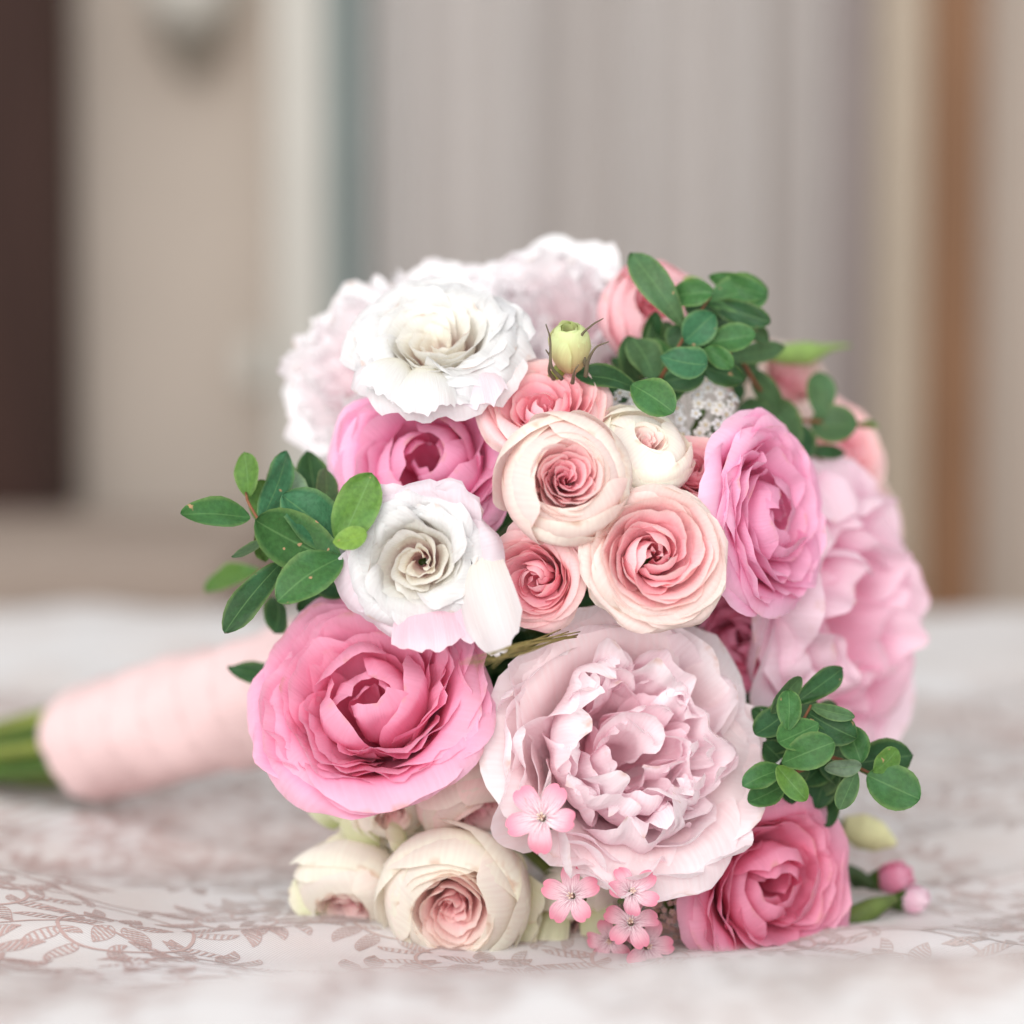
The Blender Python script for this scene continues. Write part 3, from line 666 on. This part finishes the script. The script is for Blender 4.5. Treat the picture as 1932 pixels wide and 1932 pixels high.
F = flower('spray_rose', 'cream rose behind the small veined pink flowers', 1100, 1730, .738, 104, .1, -.5, M_SPRAY, PAL_CREAM, .2, 17)
spray_ball(F, .42, 3, 4)
F = flower('spray_rose', 'blurred pink rose behind the rear leaf sprig', 1478, 735, .835, 100, .35, .45, M_SPRAY, PAL_SPRAY, .2, 18)
spray_ball(F, .5, 3, 4)
F = flower('spray_rose', 'blurred peach rose behind the round leaf', 1590, 845, .84, 112, .6, .3, M_SPRAY, PAL_SPRAYP, .5, 19)
spray_open(F)
F = flower('spray_rose', 'blurred cream peach rose behind the pale pink peony', 1655, 985, .855, 92, .8, .2, M_SPRAY, PAL_SPRAY, .7, 20)
spray_open(F)
F = flower('spray_rose', 'coral pink rose between the yarrow and the sideways rose', 1312, 885, .712, 80, .1, .5, M_SPRAY, PAL_SPRAYP, .7, 21)
spray_open(F)
GP = palette((206, 216, 150), (232, 236, 200), (240, 238, 218), None, .7)
for bq, tq, wq, sd_, tn in (((690, 1560, .745), (640, 1490, .735), 90, 61, .2), ((680, 1640, .748), (628, 1575, .74), 95, 62, .3), ((640, 1560, .755), (600, 1500, .75), 70, 63, .2), ((700, 1610, .742), (668, 1530, .735), 80, 64, -.3),
                            ((950, 1640, .735), (1012, 1735, .722), 110, 65, .5), ((930, 1720, .735), (1005, 1790, .722), 110, 66, .3), ((930, 1600, .735), (990, 1668, .722), 90, 67, .6), ((640, 1690, .75), (545, 1690, .745), 90, 68, .5), ((770, 1590, .735), (730, 1575, .722), 60, 69, .8),
                            ((1060, 1700, .735), (1030, 1795, .722), 70, 70, .3), ((1110, 1690, .735), (1155, 1790, .722), 95, 71, .2)):
    stray_petal(CREAM_ROSE, bq, tq, wq, .735, M_SPRAY, GP, sd_, .15, .3, .01, .02, tw=tn)
# --- peonies
F = flower('peony', 'large ragged blush peony below the spray roses', 1195, 1420, .705, 268, .34, .26, M_PEONY, PAL_PEONY, .2, 22)
peony(F, rings=((6, .88, .18), (6, .80, .25), (6, .68, .28), (6, .56, .27), (5, .42, .2), (4, .28, .14)), pal_guard=PAL_PEONYO, gz=.10, gflare=.03, straps=24, ragged=.8)
F = flower('peony', 'pale pink peony seen from its side behind the sideways garden rose', 1582, 1165, .785, 280, .78, .0, M_PEONY, PAL_PEONYP, .2, 23)
peony(F, ragged=.25, rings=((7, .86, .16), (7, .72, .24), (6, .56, .28), (5, .38, .26)))
F = flower('peony', 'soft white peony behind the upper lisianthus over the left leaf sprig', 672, 705, .79, 168, -.50, .25, M_PEONY, PAL_WPEONY, .2, 24)
peony(F, rings=((8, .86, .14), (8, .72, .22), (7, .54, .26), (6, .36, .24)), ragged=2.0)
F = flower('peony', 'white blush peony at the crown of the bouquet behind the green bud', 1070, 622, .795, 176, .04, .34, M_PEONY, PAL_WPEONY, .6, 25)
peony(F, rings=((8, .88, .16), (8, .74, .26), (7, .58, .32), (6, .4, .32)), ragged=2.0)
# --- leaves
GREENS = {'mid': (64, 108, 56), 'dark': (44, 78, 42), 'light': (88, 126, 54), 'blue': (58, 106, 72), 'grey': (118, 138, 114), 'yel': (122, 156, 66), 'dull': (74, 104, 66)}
def leaf(parent, b, t, wpx, d0, d1=None, tone='mid', tw=0., bend=.1, fold=.18, seed=0, name='leaf', nu=12, nv=9, origin=None, wave=.02, blunt=.9, asym=1.18):
    """a leaf from base pixel b (depth d0) to tip pixel t (depth d1)"""
    r = random.Random(seed); d1 = d0 if d1 is None else d1
    A = P(*b, d0) if len(b) == 2 else Vector(b); B = P(*t, d1) if len(t) == 2 else Vector(t)
    ax = B - A; ln = ax.length; ax.normalize()
    n0 = -CF + .35 * CU; n0 = n0 - ax * n0.dot(ax); n0.normalize(); n0 = Matrix.Rotation(tw, 3, ax) @ n0; sd = n0.cross(ax)
    s = (1 - np.cos(np.pi * np.linspace(0, 1, nu)))[:, None] / 2; tt = np.linspace(-1, 1, nv)[None, :]
    W = px(wpx / 2, (d0 + d1) / 2) if len(b) == 2 else wpx / 2
    W = W / max(.35, abs(math.cos(tw)))if len(b) == 2 else W
    wd = W * (.06 * (1 - s) + np.clip(1 - np.abs(2 * s ** asym - 1) ** 2.1, 0, 1) ** .62)
    wv = wob(r, [5, 9])
    off = bend * ln * (np.sin(np.pi * s * .9)) - fold * wd * (1 - np.abs(tt)) + wave * ln * wv(s * 1.5 + tt * .8) * np.abs(tt)
    a3, s3, n3 = np.array(ax), np.array(sd), np.array(n0)
    o0 = Vector(parent.location) + (BQ_LOC if parent is not bouquet else Vector())
    if parent is bouquet: o0 = BQ_LOC
    V = np.array(A - o0) + (s * ln + 0 * tt)[..., None] * a3 + (tt * wd)[..., None] * s3 + off[..., None] * n3
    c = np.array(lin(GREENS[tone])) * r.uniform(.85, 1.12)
    e = np.broadcast_to(np.abs(tt), (nu, nv))[..., None]
    C = c + (np.array(lin((140, 165, 96))) - c) * sm(.8, 1., e) * .35
    uv = np.stack([np.broadcast_to(s, (nu, nv)), np.broadcast_to(tt * .5 + .5, (nu, nv))], -1).reshape(-1, 2)
    return link(name, mesh_np(name, V.reshape(-1, 3), grid_faces(nu, nv)[:, ::-1], uv, C.reshape(-1, 3)), M_LEAF, parent)
def twig(parent, pts, rpx, mat, name='stem', n=7):
    p = [P(*q) for q in pts]; o0 = BQ_LOC if parent is bouquet else BQ_LOC + Vector(parent.location)
    d = pts[0][2]; rr = [px(x, d) for x in (rpx if isinstance(rpx, (list, tuple)) else [rpx, rpx * .8])]
    V, F_ = tube([tuple(q - o0) for q in p], rr, n)
    return link(name, mesh_np(name, V, F_), mat, parent)
def sprig(label, anchor, stems, leaves, sd, back=()):
    o = empty('leaf_sprig', P(*anchor) - BQ_LOC, bouquet, label)
    for st in stems: twig(o, st, [5, 3.5, 2.5], M_TWIG)
    for i, L_ in enumerate(leaves):
        b, t, wd, d0, d1, tone, tw = L_
        leaf(o, b, t, wd, d0, d1, tone, tw, bend=rnd.choice([.03, .08, .14, .2, -.06, -.1]), fold=rnd.uniform(.0, .38), seed=sd * 50 + i, wave=rnd.uniform(.01, .05), asym=rnd.uniform(1.0, 1.4))
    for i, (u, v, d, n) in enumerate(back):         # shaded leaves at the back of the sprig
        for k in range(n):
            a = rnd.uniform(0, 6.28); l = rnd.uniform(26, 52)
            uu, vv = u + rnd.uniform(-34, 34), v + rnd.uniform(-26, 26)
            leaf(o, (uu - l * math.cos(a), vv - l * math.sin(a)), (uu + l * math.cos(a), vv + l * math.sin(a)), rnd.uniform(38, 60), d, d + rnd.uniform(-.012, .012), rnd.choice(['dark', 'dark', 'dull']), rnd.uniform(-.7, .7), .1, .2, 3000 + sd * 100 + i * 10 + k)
    return o
sprig('green leaf sprig reaching over the ribbon handle', (640, 1060, .72),
      [[(660, 1110, .735), (560, 1080, .71), (520, 1030, .70), (472, 955, .70), (464, 930, .705)], [(570, 1085, .715), (520, 1065, .72), (480, 1085, .77)]],
      [((472, 975), (338, 972), 62, .70, .69, 'mid', .15), ((468, 940), (460, 852), 48, .705, .71, 'light', -.3), ((492, 985), (540, 852), 44, .70, .715, 'blue', .7),
       ((530, 1000), (535, 862), 62, .715, .73, 'mid', .2), ((560, 985), (540, 885), 60, .705, .72, 'grey', .3), ((605, 975), (582, 848), 66, .72, .735, 'dark', .2), ((612, 975), (613, 885), 40, .71, .72, 'dull', .8),
       ((645, 1030), (530, 935), 100, .695, .69, 'blue', .2), ((645, 1065), (482, 980), 108, .688, .68, 'mid', -.1), ((640, 1030), (702, 893), 84, .676, .68, 'light', .1), ((628, 1022), (692, 1006), 52, .674, .672, 'yel', -.3),
       ((645, 1050), (524, 1138), 88, .686, .68, 'mid', .1), ((530, 1062), (424, 1196), 62, .70, .69, 'dark', .15), ((495, 1078), (392, 1112), 52, .78, .80, 'light', .2), ((505, 1020), (437, 1052), 34, .70, .70, 'dull', .9),
       ((540, 1070), (500, 1000), 40, .71, .705, 'dark', .8), ((520, 1130), (515, 1195), 56, .73, .74, 'dark', .5), ((570, 1275), (428, 1256), 44, .74, .75, 'dark', .2), ((500, 1060), (492, 1000), 36, .72, .72, 'light', .8),
       ((520, 1000), (490, 905), 64, .71, .715, 'light', .2), ((650, 1110), (560, 1150), 60, .73, .73, 'dark', .3), ((660, 1120), (600, 1090), 70, .725, .725, 'dark', .1)], 1,
      [(590, 1000, .738, 5), (600, 1080, .74, 5), (545, 950, .74, 3)])
sprig('dense dark green leaf sprig at the top of the bouquet above the yarrow', (1210, 730, .74),
      [[(1220, 760, .74), (1260, 690, .73), (1300, 620, .73), (1340, 560, .735)], [(1240, 720, .735), (1310, 680, .73), (1380, 665, .735)], [(1225, 740, .735), (1180, 715, .72)]],
      [((1292, 618), (1190, 480), 60, .73, .735, 'dull', -.2), ((1262, 560), (1348, 552), 52, .735, .73, 'mid', .2), ((1335, 570), (1448, 548), 78, .74, .745, 'mid', .1), ((1338, 520), (1446, 556), 40, .745, .74, 'mid', .6),
       ((1335, 572), (1454, 608), 44, .74, .735, 'dark', .4), ((1335, 645), (1426, 630), 56, .73, .725, 'mid', .1), ((1292, 645), (1348, 592), 62, .725, .725, 'blue', .3), ((1246, 672), (1334, 686), 68, .718, .71, 'blue', .1),
       ((1235, 715), (1190, 640), 70, .73, .735, 'dull', .3), ((1260, 700), (1215, 640), 60, .735, .74, 'mid', .3), ((1205, 735), (1083, 712), 52, .715, .71, 'dark', .2), ((1192, 725), (1272, 780), 72, .70, .695, 'mid', .1),
       ((1320, 690), (1404, 716), 40, .73, .73, 'dark', .6), ((1330, 655), (1384, 692), 34, .725, .72, 'mid', .5), ((1370, 675), (1478, 656), 34, .745, .76, 'dull', .5), ((1250, 720), (1330, 705), 50, .73, .73, 'dark', .4),
       ((1180, 760), (1150, 720), 50, .725, .73, 'dark', .3), ((1300, 610), (1270, 660), 56, .735, .735, 'dark', .2), ((1340, 600), (1300, 560), 50, .74, .745, 'dark', .3), ((1325, 545), (1300, 520), 40, .76, .765, 'yel', .6),
       ((1380, 600), (1450, 640), 32, .745, .75, 'dull', .6), ((1290, 720), (1250, 760), 50, .735, .73, 'dark', .5), ((1210, 690), (1240, 610), 40, .735, .75, 'dull', .8)], 2,
      [(1260, 650, .752, 5), (1320, 620, .755, 6), (1370, 600, .76, 4), (1290, 700, .75, 6), (1200, 690, .748, 4), (1370, 680, .762, 4)])
sprig('loose leaf sprig with round leaves over the blurred peach roses', (1420, 700, .77),
      [[(1400, 680, .75), (1430, 730, .765), (1480, 790, .78), (1530, 850, .785), (1560, 880, .79)], [(1480, 790, .78), (1540, 795, .785), (1645, 805, .80)]],
      [((1420, 695), (1470, 775), 40, .765, .77, 'dull', .5), ((1455, 790), (1392, 770), 52, .765, .77, 'dull', .2), ((1500, 850), (1455, 752), 78, .775, .77, 'dull', .1), ((1552, 790), (1544, 702), 56, .785, .79, 'dull', .1),
       ((1528, 795), (1618, 800), 76, .785, .78, 'dull', .05), ((1612, 803), (1655, 806), 16, .80, .81, 'light', .1), ((1512, 850), (1592, 856), 26, .785, .79, 'dark', .3), ((1520, 870), (1500, 800), 52, .78, .78, 'dark', .5),
       ((1540, 890), (1625, 925), 30, .80, .81, 'dull', .4), ((1395, 760), (1385, 720), 26, .765, .77, 'dark', .3)], 3)
sprig('glossy round leaf sprig between the large peony and the lowest pink rose', (1530, 1440, .72),
      [[(1500, 1480, .73), (1530, 1440, .715), (1575, 1430, .71), (1655, 1465, .705)], [(1530, 1440, .715), (1510, 1380, .70), (1530, 1330, .70)], [(1530, 1445, .715), (1470, 1470, .705)]],
      [((1495, 1330), (1588, 1262), 46, .705, .715, 'dark', .2), ((1455, 1345), (1512, 1278), 32, .70, .705, 'dull', .9), ((1487, 1378), (1487, 1303), 48, .69, .695, 'mid', .1), ((1545, 1365), (1468, 1400), 64, .692, .687, 'mid', .1),
       ((1475, 1440), (1576, 1400), 68, .69, .685, 'mid', .1), ((1525, 1345), (1616, 1392), 68, .70, .695, 'dark', .1), ((1530, 1332), (1614, 1352), 26, .70, .695, 'dull', .5), ((1600, 1370), (1625, 1440), 56, .705, .70, 'mid', .2),
       ((1612, 1440), (1722, 1425), 74, .71, .715, 'dark', .1), ((1648, 1458), (1692, 1412), 42, .70, .70, 'light', .5), ((1636, 1462), (1736, 1508), 86, .70, .695, 'mid', .05), ((1616, 1455), (1584, 1528), 38, .70, .695, 'dull', .4),
       ((1466, 1445), (1522, 1510), 44, .69, .685, 'light', .2), ((1500, 1330), (1424, 1384), 56, .705, .70, 'dark', .3), ((1480, 1450), (1400, 1485), 48, .70, .697, 'mid', .2), ((1480, 1480), (1412, 1512), 50, .705, .70, 'mid', .1),
       ((1540, 1525), (1570, 1445), 60, .725, .72, 'dark', .2), ((1555, 1450), (1625, 1442), 30, .70, .70, 'grey', .6), ((1460, 1420), (1500, 1480), 60, .72, .725, 'dark', .2), ((1580, 1500), (1600, 1430), 60, .725, .725, 'dark', .3),
       ((1440, 1400), (1480, 1440), 50, .71, .715, 'dark', .2), ((1520, 1400), (1560, 1385), 50, .70, .70, 'mid', .4)], 4,
      [(1475, 1370, .722, 5), (1540, 1380, .726, 6), (1500, 1450, .724, 6), (1570, 1450, .728, 6), (1530, 1500, .735, 4)])

# --- small veined pink flowers
PAL_SMALL = palette((252, 244, 247), (246, 204, 215), (237, 146, 170), None, .45)
def small_flower(label, u, v, d, r, nx, ny, roll, seed, petals=5, skip=()):
    F = flower('soapwort_flower', label, u, v, d, r, nx, ny, M_SMALL, PAL_SMALL, roll, seed, stem=False); cup_ = random.Random(seed).uniform(-.05, .3)
    q = F['rng']
    for i in range(petals):
        if i in skip: continue
        petal(F, [(.05, -.15), (.25, 0), (.6, .10 + q.uniform(-.08, .1)), (1.0, cup_ + q.uniform(-.2, .2))], i * 2 * math.pi / petals + q.uniform(-.12, .12), .35, 2.2, a=.2, p=2.4, ruf=.03, rf=2.5, notch=.07, curlE=-.05, crump=.01, nu=10, nv=13)
    o = F['obj']; R = F['R']
    V, F_ = tube([(0, 0, -R * 1.3), (0, 0, -R * .5), (0, 0, -R * .08)], [.10 * R, .2 * R, .10 * R], 8)
    link('calyx', mesh_np('calyx', V, F_), M_STEM, o)
    V, F_ = tube([(0, 0, -R * .1), (0, 0, -R * .02)], [.10 * R, .09 * R], 8, samples=4)
    link('flower_eye', mesh_np('flower_eye', V, F_), M_EYE, o)
    for i in range(5):
        a = i * 1.257 + .3; V, F_ = tube([(0, 0, -R * .1), (.06 * R * math.cos(a), .06 * R * math.sin(a), R * .08), (.10 * R * math.cos(a), .10 * R * math.sin(a), R * .16)], [.018 * R, .018 * R, .034 * R], 6)
        link('stamen', mesh_np('stamen', V, F_), M_STAMEN, o)
    # its own thin stem down into the bouquet
    b = o.rotation_quaternion.to_matrix().transposed() @ (P(1120, 1350, .80) - F['pos'])
    V, F_ = tube([(0, 0, -R * 1.2), tuple(b * .4 + Vector((0, 0, -R))), tuple(b)], [.05 * R, .05 * R, .05 * R], 6); link('stem', mesh_np('stem', V, F_), M_STEM, o)
M_EYE = plain('flower_eye', lin((120, 90, 90)), .7, .2, .2, 900); M_STAMEN = plain('stamen', lin((236, 214, 196)), .6, .2, .1, 900)
small_flower('largest of the small veined pink flowers in front of the large peony', 1022, 1542, .674, 70, -.22, .32, 1.0, 40)
small_flower('veined pink flower with open petals beside the cream rose with pink mouth', 1078, 1690, .688, 58, -.35, .25, .4, 41)
small_flower('pale star shaped pink flower beside the dusty yarrow', 1192, 1682, .685, 52, .3, .45, .8, 42)
small_flower('pink veined flower under the pale star shaped flower', 1190, 1740, .695, 54, -.1, .55, .2, 43)
small_flower('pink flower pressed against the bedspread below the dusty yarrow', 1222, 1786, .705, 54, .35, .3, 1.3, 44)

small_flower('pink flower squeezed between the cream rose and the bedspread', 1150, 1775, .712, 46, -.2, -.1, .5, 45)
# --- yarrow heads: tiny five rayed florets
def yarrow(label, u, v, d, w_px, h_px, nflo, fl_px, cols, seed, nx=0., ny=.4):
    r = random.Random(seed); pos = P(u, v, d); o = empty('yarrow', pos - BQ_LOC, bouquet, label)
    z = camdir(nx, ny); x = (CX - z * CX.dot(z)).normalized(); y = z.cross(x)
    V, Fc, C = [], [], []
    pts = []
    tries = 0
    while len(pts) < nflo and tries < 6000:
        tries += 1
        a, q = r.uniform(0, 6.283), math.sqrt(r.random()); X, Y = q * math.cos(a), q * math.sin(a)
        if all((X - A) ** 2 * w_px ** 2 + (Y - B) ** 2 * h_px ** 2 > (fl_px * .8) ** 2 for A, B in pts): pts.append((X, Y))
    for X, Y in pts:
        c = x * px(X * w_px, d) + y * px(Y * h_px, d) + z * px(28 * (1 - X * X - Y * Y) + r.uniform(-14, 14), d)
        nn = (z + x * X * .7 + y * Y * .5 + x * r.uniform(-.35, .35) + y * r.uniform(-.35, .35)).normalized(); xx = nn.orthogonal().normalized(); yy = nn.cross(xx)
        R = px(fl_px * r.uniform(.42, .58), d); co = np.array(lin(r.choice(cols))); a0 = r.uniform(0, 6)
        for k in range(5):
            a = a0 + k * 1.2566; dr = xx * math.cos(a) + yy * math.sin(a); sd = nn.cross(dr); i0 = len(V)
            V += [c + dr * R * .15, c + dr * R * .6 + sd * R * .42 + nn * R * .06, c + dr * R * 1.0 + sd * R * .26 - nn * R * .05, c + dr * R * 1.02 - sd * R * .26 - nn * R * .05, c + dr * R * .6 - sd * R * .42 + nn * R * .06]
            C += [co] * 5; Fc += [(i0, i0 + 1, i0 + 2, i0 + 3), (i0, i0 + 3, i0 + 4, i0)]
            Fc[-1] = (i0, i0 + 3, i0 + 4, i0 + 4)
        i0 = len(V); cc = np.array(lin((226, 206, 160)))
        for k in range(6): V.append(c + (xx * math.cos(k * 1.047) + yy * math.sin(k * 1.047)) * R * .26 + nn * R * .12); C.append(cc)
        Fc += [(i0, i0 + 1, i0 + 2, i0 + 3), (i0, i0 + 3, i0 + 4, i0 + 5)]
        i0 = len(V); base = -z * px(60, d)          # little stalk
        s0 = xx * R * .06
        V += [c + s0, c - s0, base * 1.0 + c * .45 - s0, base + c * .45 + s0]; C += [np.array(lin((96, 112, 60)))] * 4; Fc.append((i0, i0 + 1, i0 + 2, i0 + 3))
    V = [tuple(v_) for v_ in V]
    me = bpy.data.meshes.new('florets'); me.from_pydata(V, [], [tuple(dict.fromkeys(f)) for f in Fc])
    at = me.color_attributes.new('Col', 'FLOAT_COLOR', 'POINT'); c4 = np.ones((len(V), 4), dtype=np.float32); c4[:, :3] = np.array(C); at.data.foreach_set('color', c4.ravel())
    me.uv_layers.new(name='UVMap')
    f = link('florets', me, M_WHITE, o); f['kind'] = 'stuff'
    p0 = -z * px(55, d); p1 = P(1100, 1200, .82) - pos
    V2, F2 = tube([tuple(p0 * .3), tuple(p0 * 2), tuple(p1)], [.0012, .0016, .0018], 6); link('stem', mesh_np('stem', V2, F2), M_STEM, o)
WH = [(250, 250, 248), (246, 248, 250), (252, 250, 246)]; PK = [(222, 190, 186), (214, 178, 176), (228, 200, 192), (206, 170, 160)]
yarrow('white yarrow head beside the sideways pink rose', 1325, 775, .735, 72, 66, 46, 25, WH, 1, .1, .35)
yarrow('small white yarrow tuft beside the half open pink rose', 1185, 772, .725, 42, 32, 13, 26, WH, 2, 0, .4)
yarrow('dusty pink yarrow head under the large peony', 1268, 1690, .72, 52, 62, 90, 13, PK, 3, .1, .1)
yarrow('dusty pink yarrow tuft touching the bedspread', 1268, 1775, .735, 38, 44, 50, 13, PK, 4, .1, -.1)

# --- green rosebud with thin sepals
PAL_BUD = palette((208, 186, 140), (222, 214, 160), (222, 232, 176), (214, 228, 160), .6)
F = flower('rosebud', 'small pale green rosebud with thin curling sepals', 1075, 650, .70, 40, -.05, .75, M_SPRAY, PAL_BUD, .3, 50)
for n_, R_, zt, inc_ in ((3, 1.0, .7, .35), (3, .9, .95, .5), (3, .7, 1.0, .5), (3, .45, .98, .4)):
    ring(F, n_, R_, zt, zb=-1.5, ov=1.4, k=1.0, inc=inc_, a=.2, p=2.2, curlT=.06, twist=.08, ruf=.03, rf=5, jag=.02, jit=.05)
for pts in ([(1060, 715, .70), (1040, 690, .695), (1038, 640, .69), (1030, 612, .685)], [(1045, 715, .705), (1036, 700, .70), (1038, 675, .695), (1030, 660, .69)],
            [(1105, 690, .70), (1095, 640, .695), (1115, 615, .69), (1138, 601, .685)], [(1105, 710, .70), (1110, 680, .695), (1125, 655, .69), (1148, 645, .685)], [(1080, 722, .70), (1084, 700, .692), (1092, 688, .69)]):
    p = [F['obj'].rotation_quaternion.to_matrix().transposed() @ (P(*q) - F['pos']) for q in pts]
    V, F_ = tube([tuple(q) for q in p], [.0008, .00045, .0002], 6); link('sepal', mesh_np('sepal', V, F_), plain('sepal', lin((112, 104, 84)), .6, .2, .3, 300), F['obj'])

# --- blurred green bud at the back and fallen-open buds at the right foot
def budlet(label, pts, rr, mat, name='flower_bud'):
    o = empty(name, P(*pts[0]) - BQ_LOC, bouquet, label)
    V, F_ = tube([tuple(P(*q) - P(*pts[0])) for q in pts], [px(x, pts[0][2]) for x in rr], 10); link('bud', mesh_np('bud', V, F_), mat, o)
    p1 = P(1120, 1150, .82) - P(*pts[0]); V, F_ = tube([(0, 0, 0), tuple(p1 * .5 + Vector((0, .01, 0))), tuple(p1)], [.001, .0012, .0015], 6); link('stem', mesh_np('stem', V, F_), M_STEM, o)
M_BUDG = plain('bud_green', lin((140, 172, 88)), .55, .3, .2, 120); M_BUDP = petal_material('bud_pink', .2)
M_PINKB = plain('bud_pink_skin', lin((226, 128, 150)), .55, .25, .2, 150); M_CREAMB = plain('bud_cream_skin', lin((222, 222, 170)), .55, .25, .15, 150)
budlet('blurred green pointed bud above the rear pink rose', [(1440, 668, .80), (1500, 668, .82), (1535, 664, .83), (1570, 655, .84), (1605, 652, .85)], [8, 20, 24, 8, 2], M_BUDG)
budlet('pale green bud behind the lowest pink rose', [(1590, 1560, .79), (1630, 1570, .79), (1660, 1580, .79), (1690, 1592, .79)], [20, 34, 30, 6], M_CREAMB)
for lab_, u_, v_, d_, r_, c_, sd_ in (('pink bud above another bud on the bedspread', 1690, 1655, .775, 34, PAL_ROSE3, 81), ('lighter pink bud lying lowest on the bedspread', 1725, 1696, .765, 30, PAL_PEONYP, 82)):
    F = flower('flower_bud', lab_, u_, v_, d_, r_, .86, .25, M_ROSE, c_, .3, sd_, stem=False)
    for n_, R_, zt, inc_ in ((3, .8, .5, .35), (3, .62, .8, .4), (3, .4, .85, .4)):
        ring(F, n_, R_, zt, zb=-1.2, ov=1.3, k=1.0, inc=inc_, a=.2, p=2.2, curlT=.12, twist=.12, ruf=.05, rf=5, jag=.03, jit=.1)
    R = F['R']; V, F_ = tube([(0, 0, -R * 2.6), (0, 0, -R * 1.6), (0, 0, -R * .8), (0, 0, -R * .3)], [.2 * R, .3 * R, .62 * R, .7 * R], 9); link('calyx', mesh_np('calyx', V, F_), M_STEM, F['obj'])
budlet('green calyx lying on the bedspread under the pink buds', [(1560, 1750, .755), (1600, 1738, .755), (1650, 1712, .757), (1690, 1695, .76)], [16, 24, 20, 8], plain('calyx_green', lin((104, 124, 62)), .5, .3, .35, 150))
budlet('dark stem knot behind the lowest pink rose', [(1540, 1680, .765), (1600, 1650, .775), (1650, 1672, .775)], [26, 22, 10], M_DSTEM)

# --- thin grass wisp hanging in front of the peony
o = empty('grass_wisp', P(985, 1225, .665) - BQ_LOC, bouquet, 'thin brown green wisp of grass above the large peony')
for i in range(8):
    a = P(1075 + rnd.uniform(-20, 20), 1195 + rnd.uniform(-8, 10), .69); m_ = P(975 + rnd.uniform(-12, 12), 1226 + rnd.uniform(-9, 9), .66); b = P(890 + rnd.uniform(-30, 40), 1250 + rnd.uniform(-8, 12), .64)
    V, F_ = tube([tuple(q - BQ_LOC - Vector(o.location)) for q in (a, m_, b)], [.0002, .0004, .00012], 5); link('blade', mesh_np('blade', V, F_), plain('grass_blade', lin((150, 136, 84)), .6, .2, .2, 300) if i == 0 else bpy.data.materials['grass_blade'], o)

# --- foliage that fills the inside of the head
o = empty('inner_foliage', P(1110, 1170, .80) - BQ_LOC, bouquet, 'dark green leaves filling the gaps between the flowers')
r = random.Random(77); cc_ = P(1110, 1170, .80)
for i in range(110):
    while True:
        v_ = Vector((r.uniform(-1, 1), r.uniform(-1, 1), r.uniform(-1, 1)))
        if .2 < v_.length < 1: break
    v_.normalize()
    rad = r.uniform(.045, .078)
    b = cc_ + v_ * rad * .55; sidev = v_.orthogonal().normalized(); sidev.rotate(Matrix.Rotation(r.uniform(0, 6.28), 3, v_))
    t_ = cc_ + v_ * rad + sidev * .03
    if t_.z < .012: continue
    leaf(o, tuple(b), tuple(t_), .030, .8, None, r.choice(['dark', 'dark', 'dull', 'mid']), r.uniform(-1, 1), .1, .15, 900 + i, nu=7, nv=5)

# --- stems, ribbon handle
HA, HB = P(165, 1402, .952), P(640, 1280, .855)
axis = (HB - HA).normalized()
o = empty('stem_bundle', HA - BQ_LOC, bouquet, 'green cut stems sticking out of the ribbon handle')
ex = axis.cross(Vector((0, 0, 1))).normalized(); ey = ex.cross(axis)
BIND = HA + (HB - HA) * .93
for i, (pos, z) in enumerate(STEMS):
    a = i * 2.399; q = .0195 * math.sqrt((i + .5) / len(STEMS)); offv = ex * q * math.cos(a) + ey * q * math.sin(a)
    e0 = HA - axis * (.12 + .02 * math.sin(i * 3.1)) + offv * 1.05; e1 = HA + offv * .95; e2 = BIND + offv * .8
    e0.z = max(e0.z, .006)
    m1 = e2 + (pos - e2) * .5 - z * .012
    V, F_ = tube([tuple(p - HA) for p in (e0, e1, e2, m1, pos)], [.0033, .0033, .003, .0024, .0022], 8, samples=26)
    link('stem', mesh_np('stem', V, F_), M_STEM if i % 3 else M_STEML, o) if i else link('stem', mesh_np('stem', V, F_), globals().setdefault('M_STEML', plain('stem_light', lin((130, 142, 62)), .5, .35, .3, 40)), o)
def ribbon_handle():
    n, m = 64, 90; t = np.linspace(0, 1, m); L_ = (HB - HA).length
    rad = .0255 * (1 - .03 * np.exp(-((t - .0) / .012) ** 2)) * (1 + .06 * sm(.6, 1, t))
    a = np.linspace(0, 2 * np.pi, n, endpoint=False)
    T, A_ = np.meshgrid(t, a, indexing='ij')
    turns = 7.0; ph = (T * turns + A_ / (2 * np.pi)) % 1.0
    step = .0013 * (1 - ph) + .0006 * np.exp(-((ph - .02) / .04) ** 2)       # each wrap overlaps the one before it
    R_ = rad[:, None] + step + .0007 * np.sin(3 * A_ + 9 * T) + .0005 * np.sin(5 * A_ - 14 * T)
    c = np.array(HA - HA)[None, None] + (T * L_)[..., None] * np.array(axis)
    V = c + (R_ * np.cos(A_))[..., None] * np.array(ex) + (R_ * np.sin(A_))[..., None] * np.array(ey)
    V = V.reshape(-1, 3); F_ = [(i * n + j, i * n + (j + 1) % n, (i + 1) * n + (j + 1) % n, (i + 1) * n + j) for i in range(m - 1) for j in range(n)]
    # folded-in lip at the open end
    lip = np.stack([(.0205 * np.cos(a))[:, None] * np.array(ex) + (.0205 * np.sin(a))[:, None] * np.array(ey) + np.array(axis) * .006], 0)[0]
    i0 = len(V); V = np.vstack([V, lip]); F_ += [(j, i0 + j, i0 + (j + 1) % n, (j + 1) % n) for j in range(n)]
    return V, F_
V, F_ = ribbon_handle()
h = link('ribbon_handle', mesh_np('ribbon_handle', V, F_), plain('blush_satin', lin((230, 200, 199)), .38, .45, .05, 60, .06, 900), bouquet, HA - BQ_LOC)
h['label'] = 'blush pink satin ribbon wrapped round the stems'
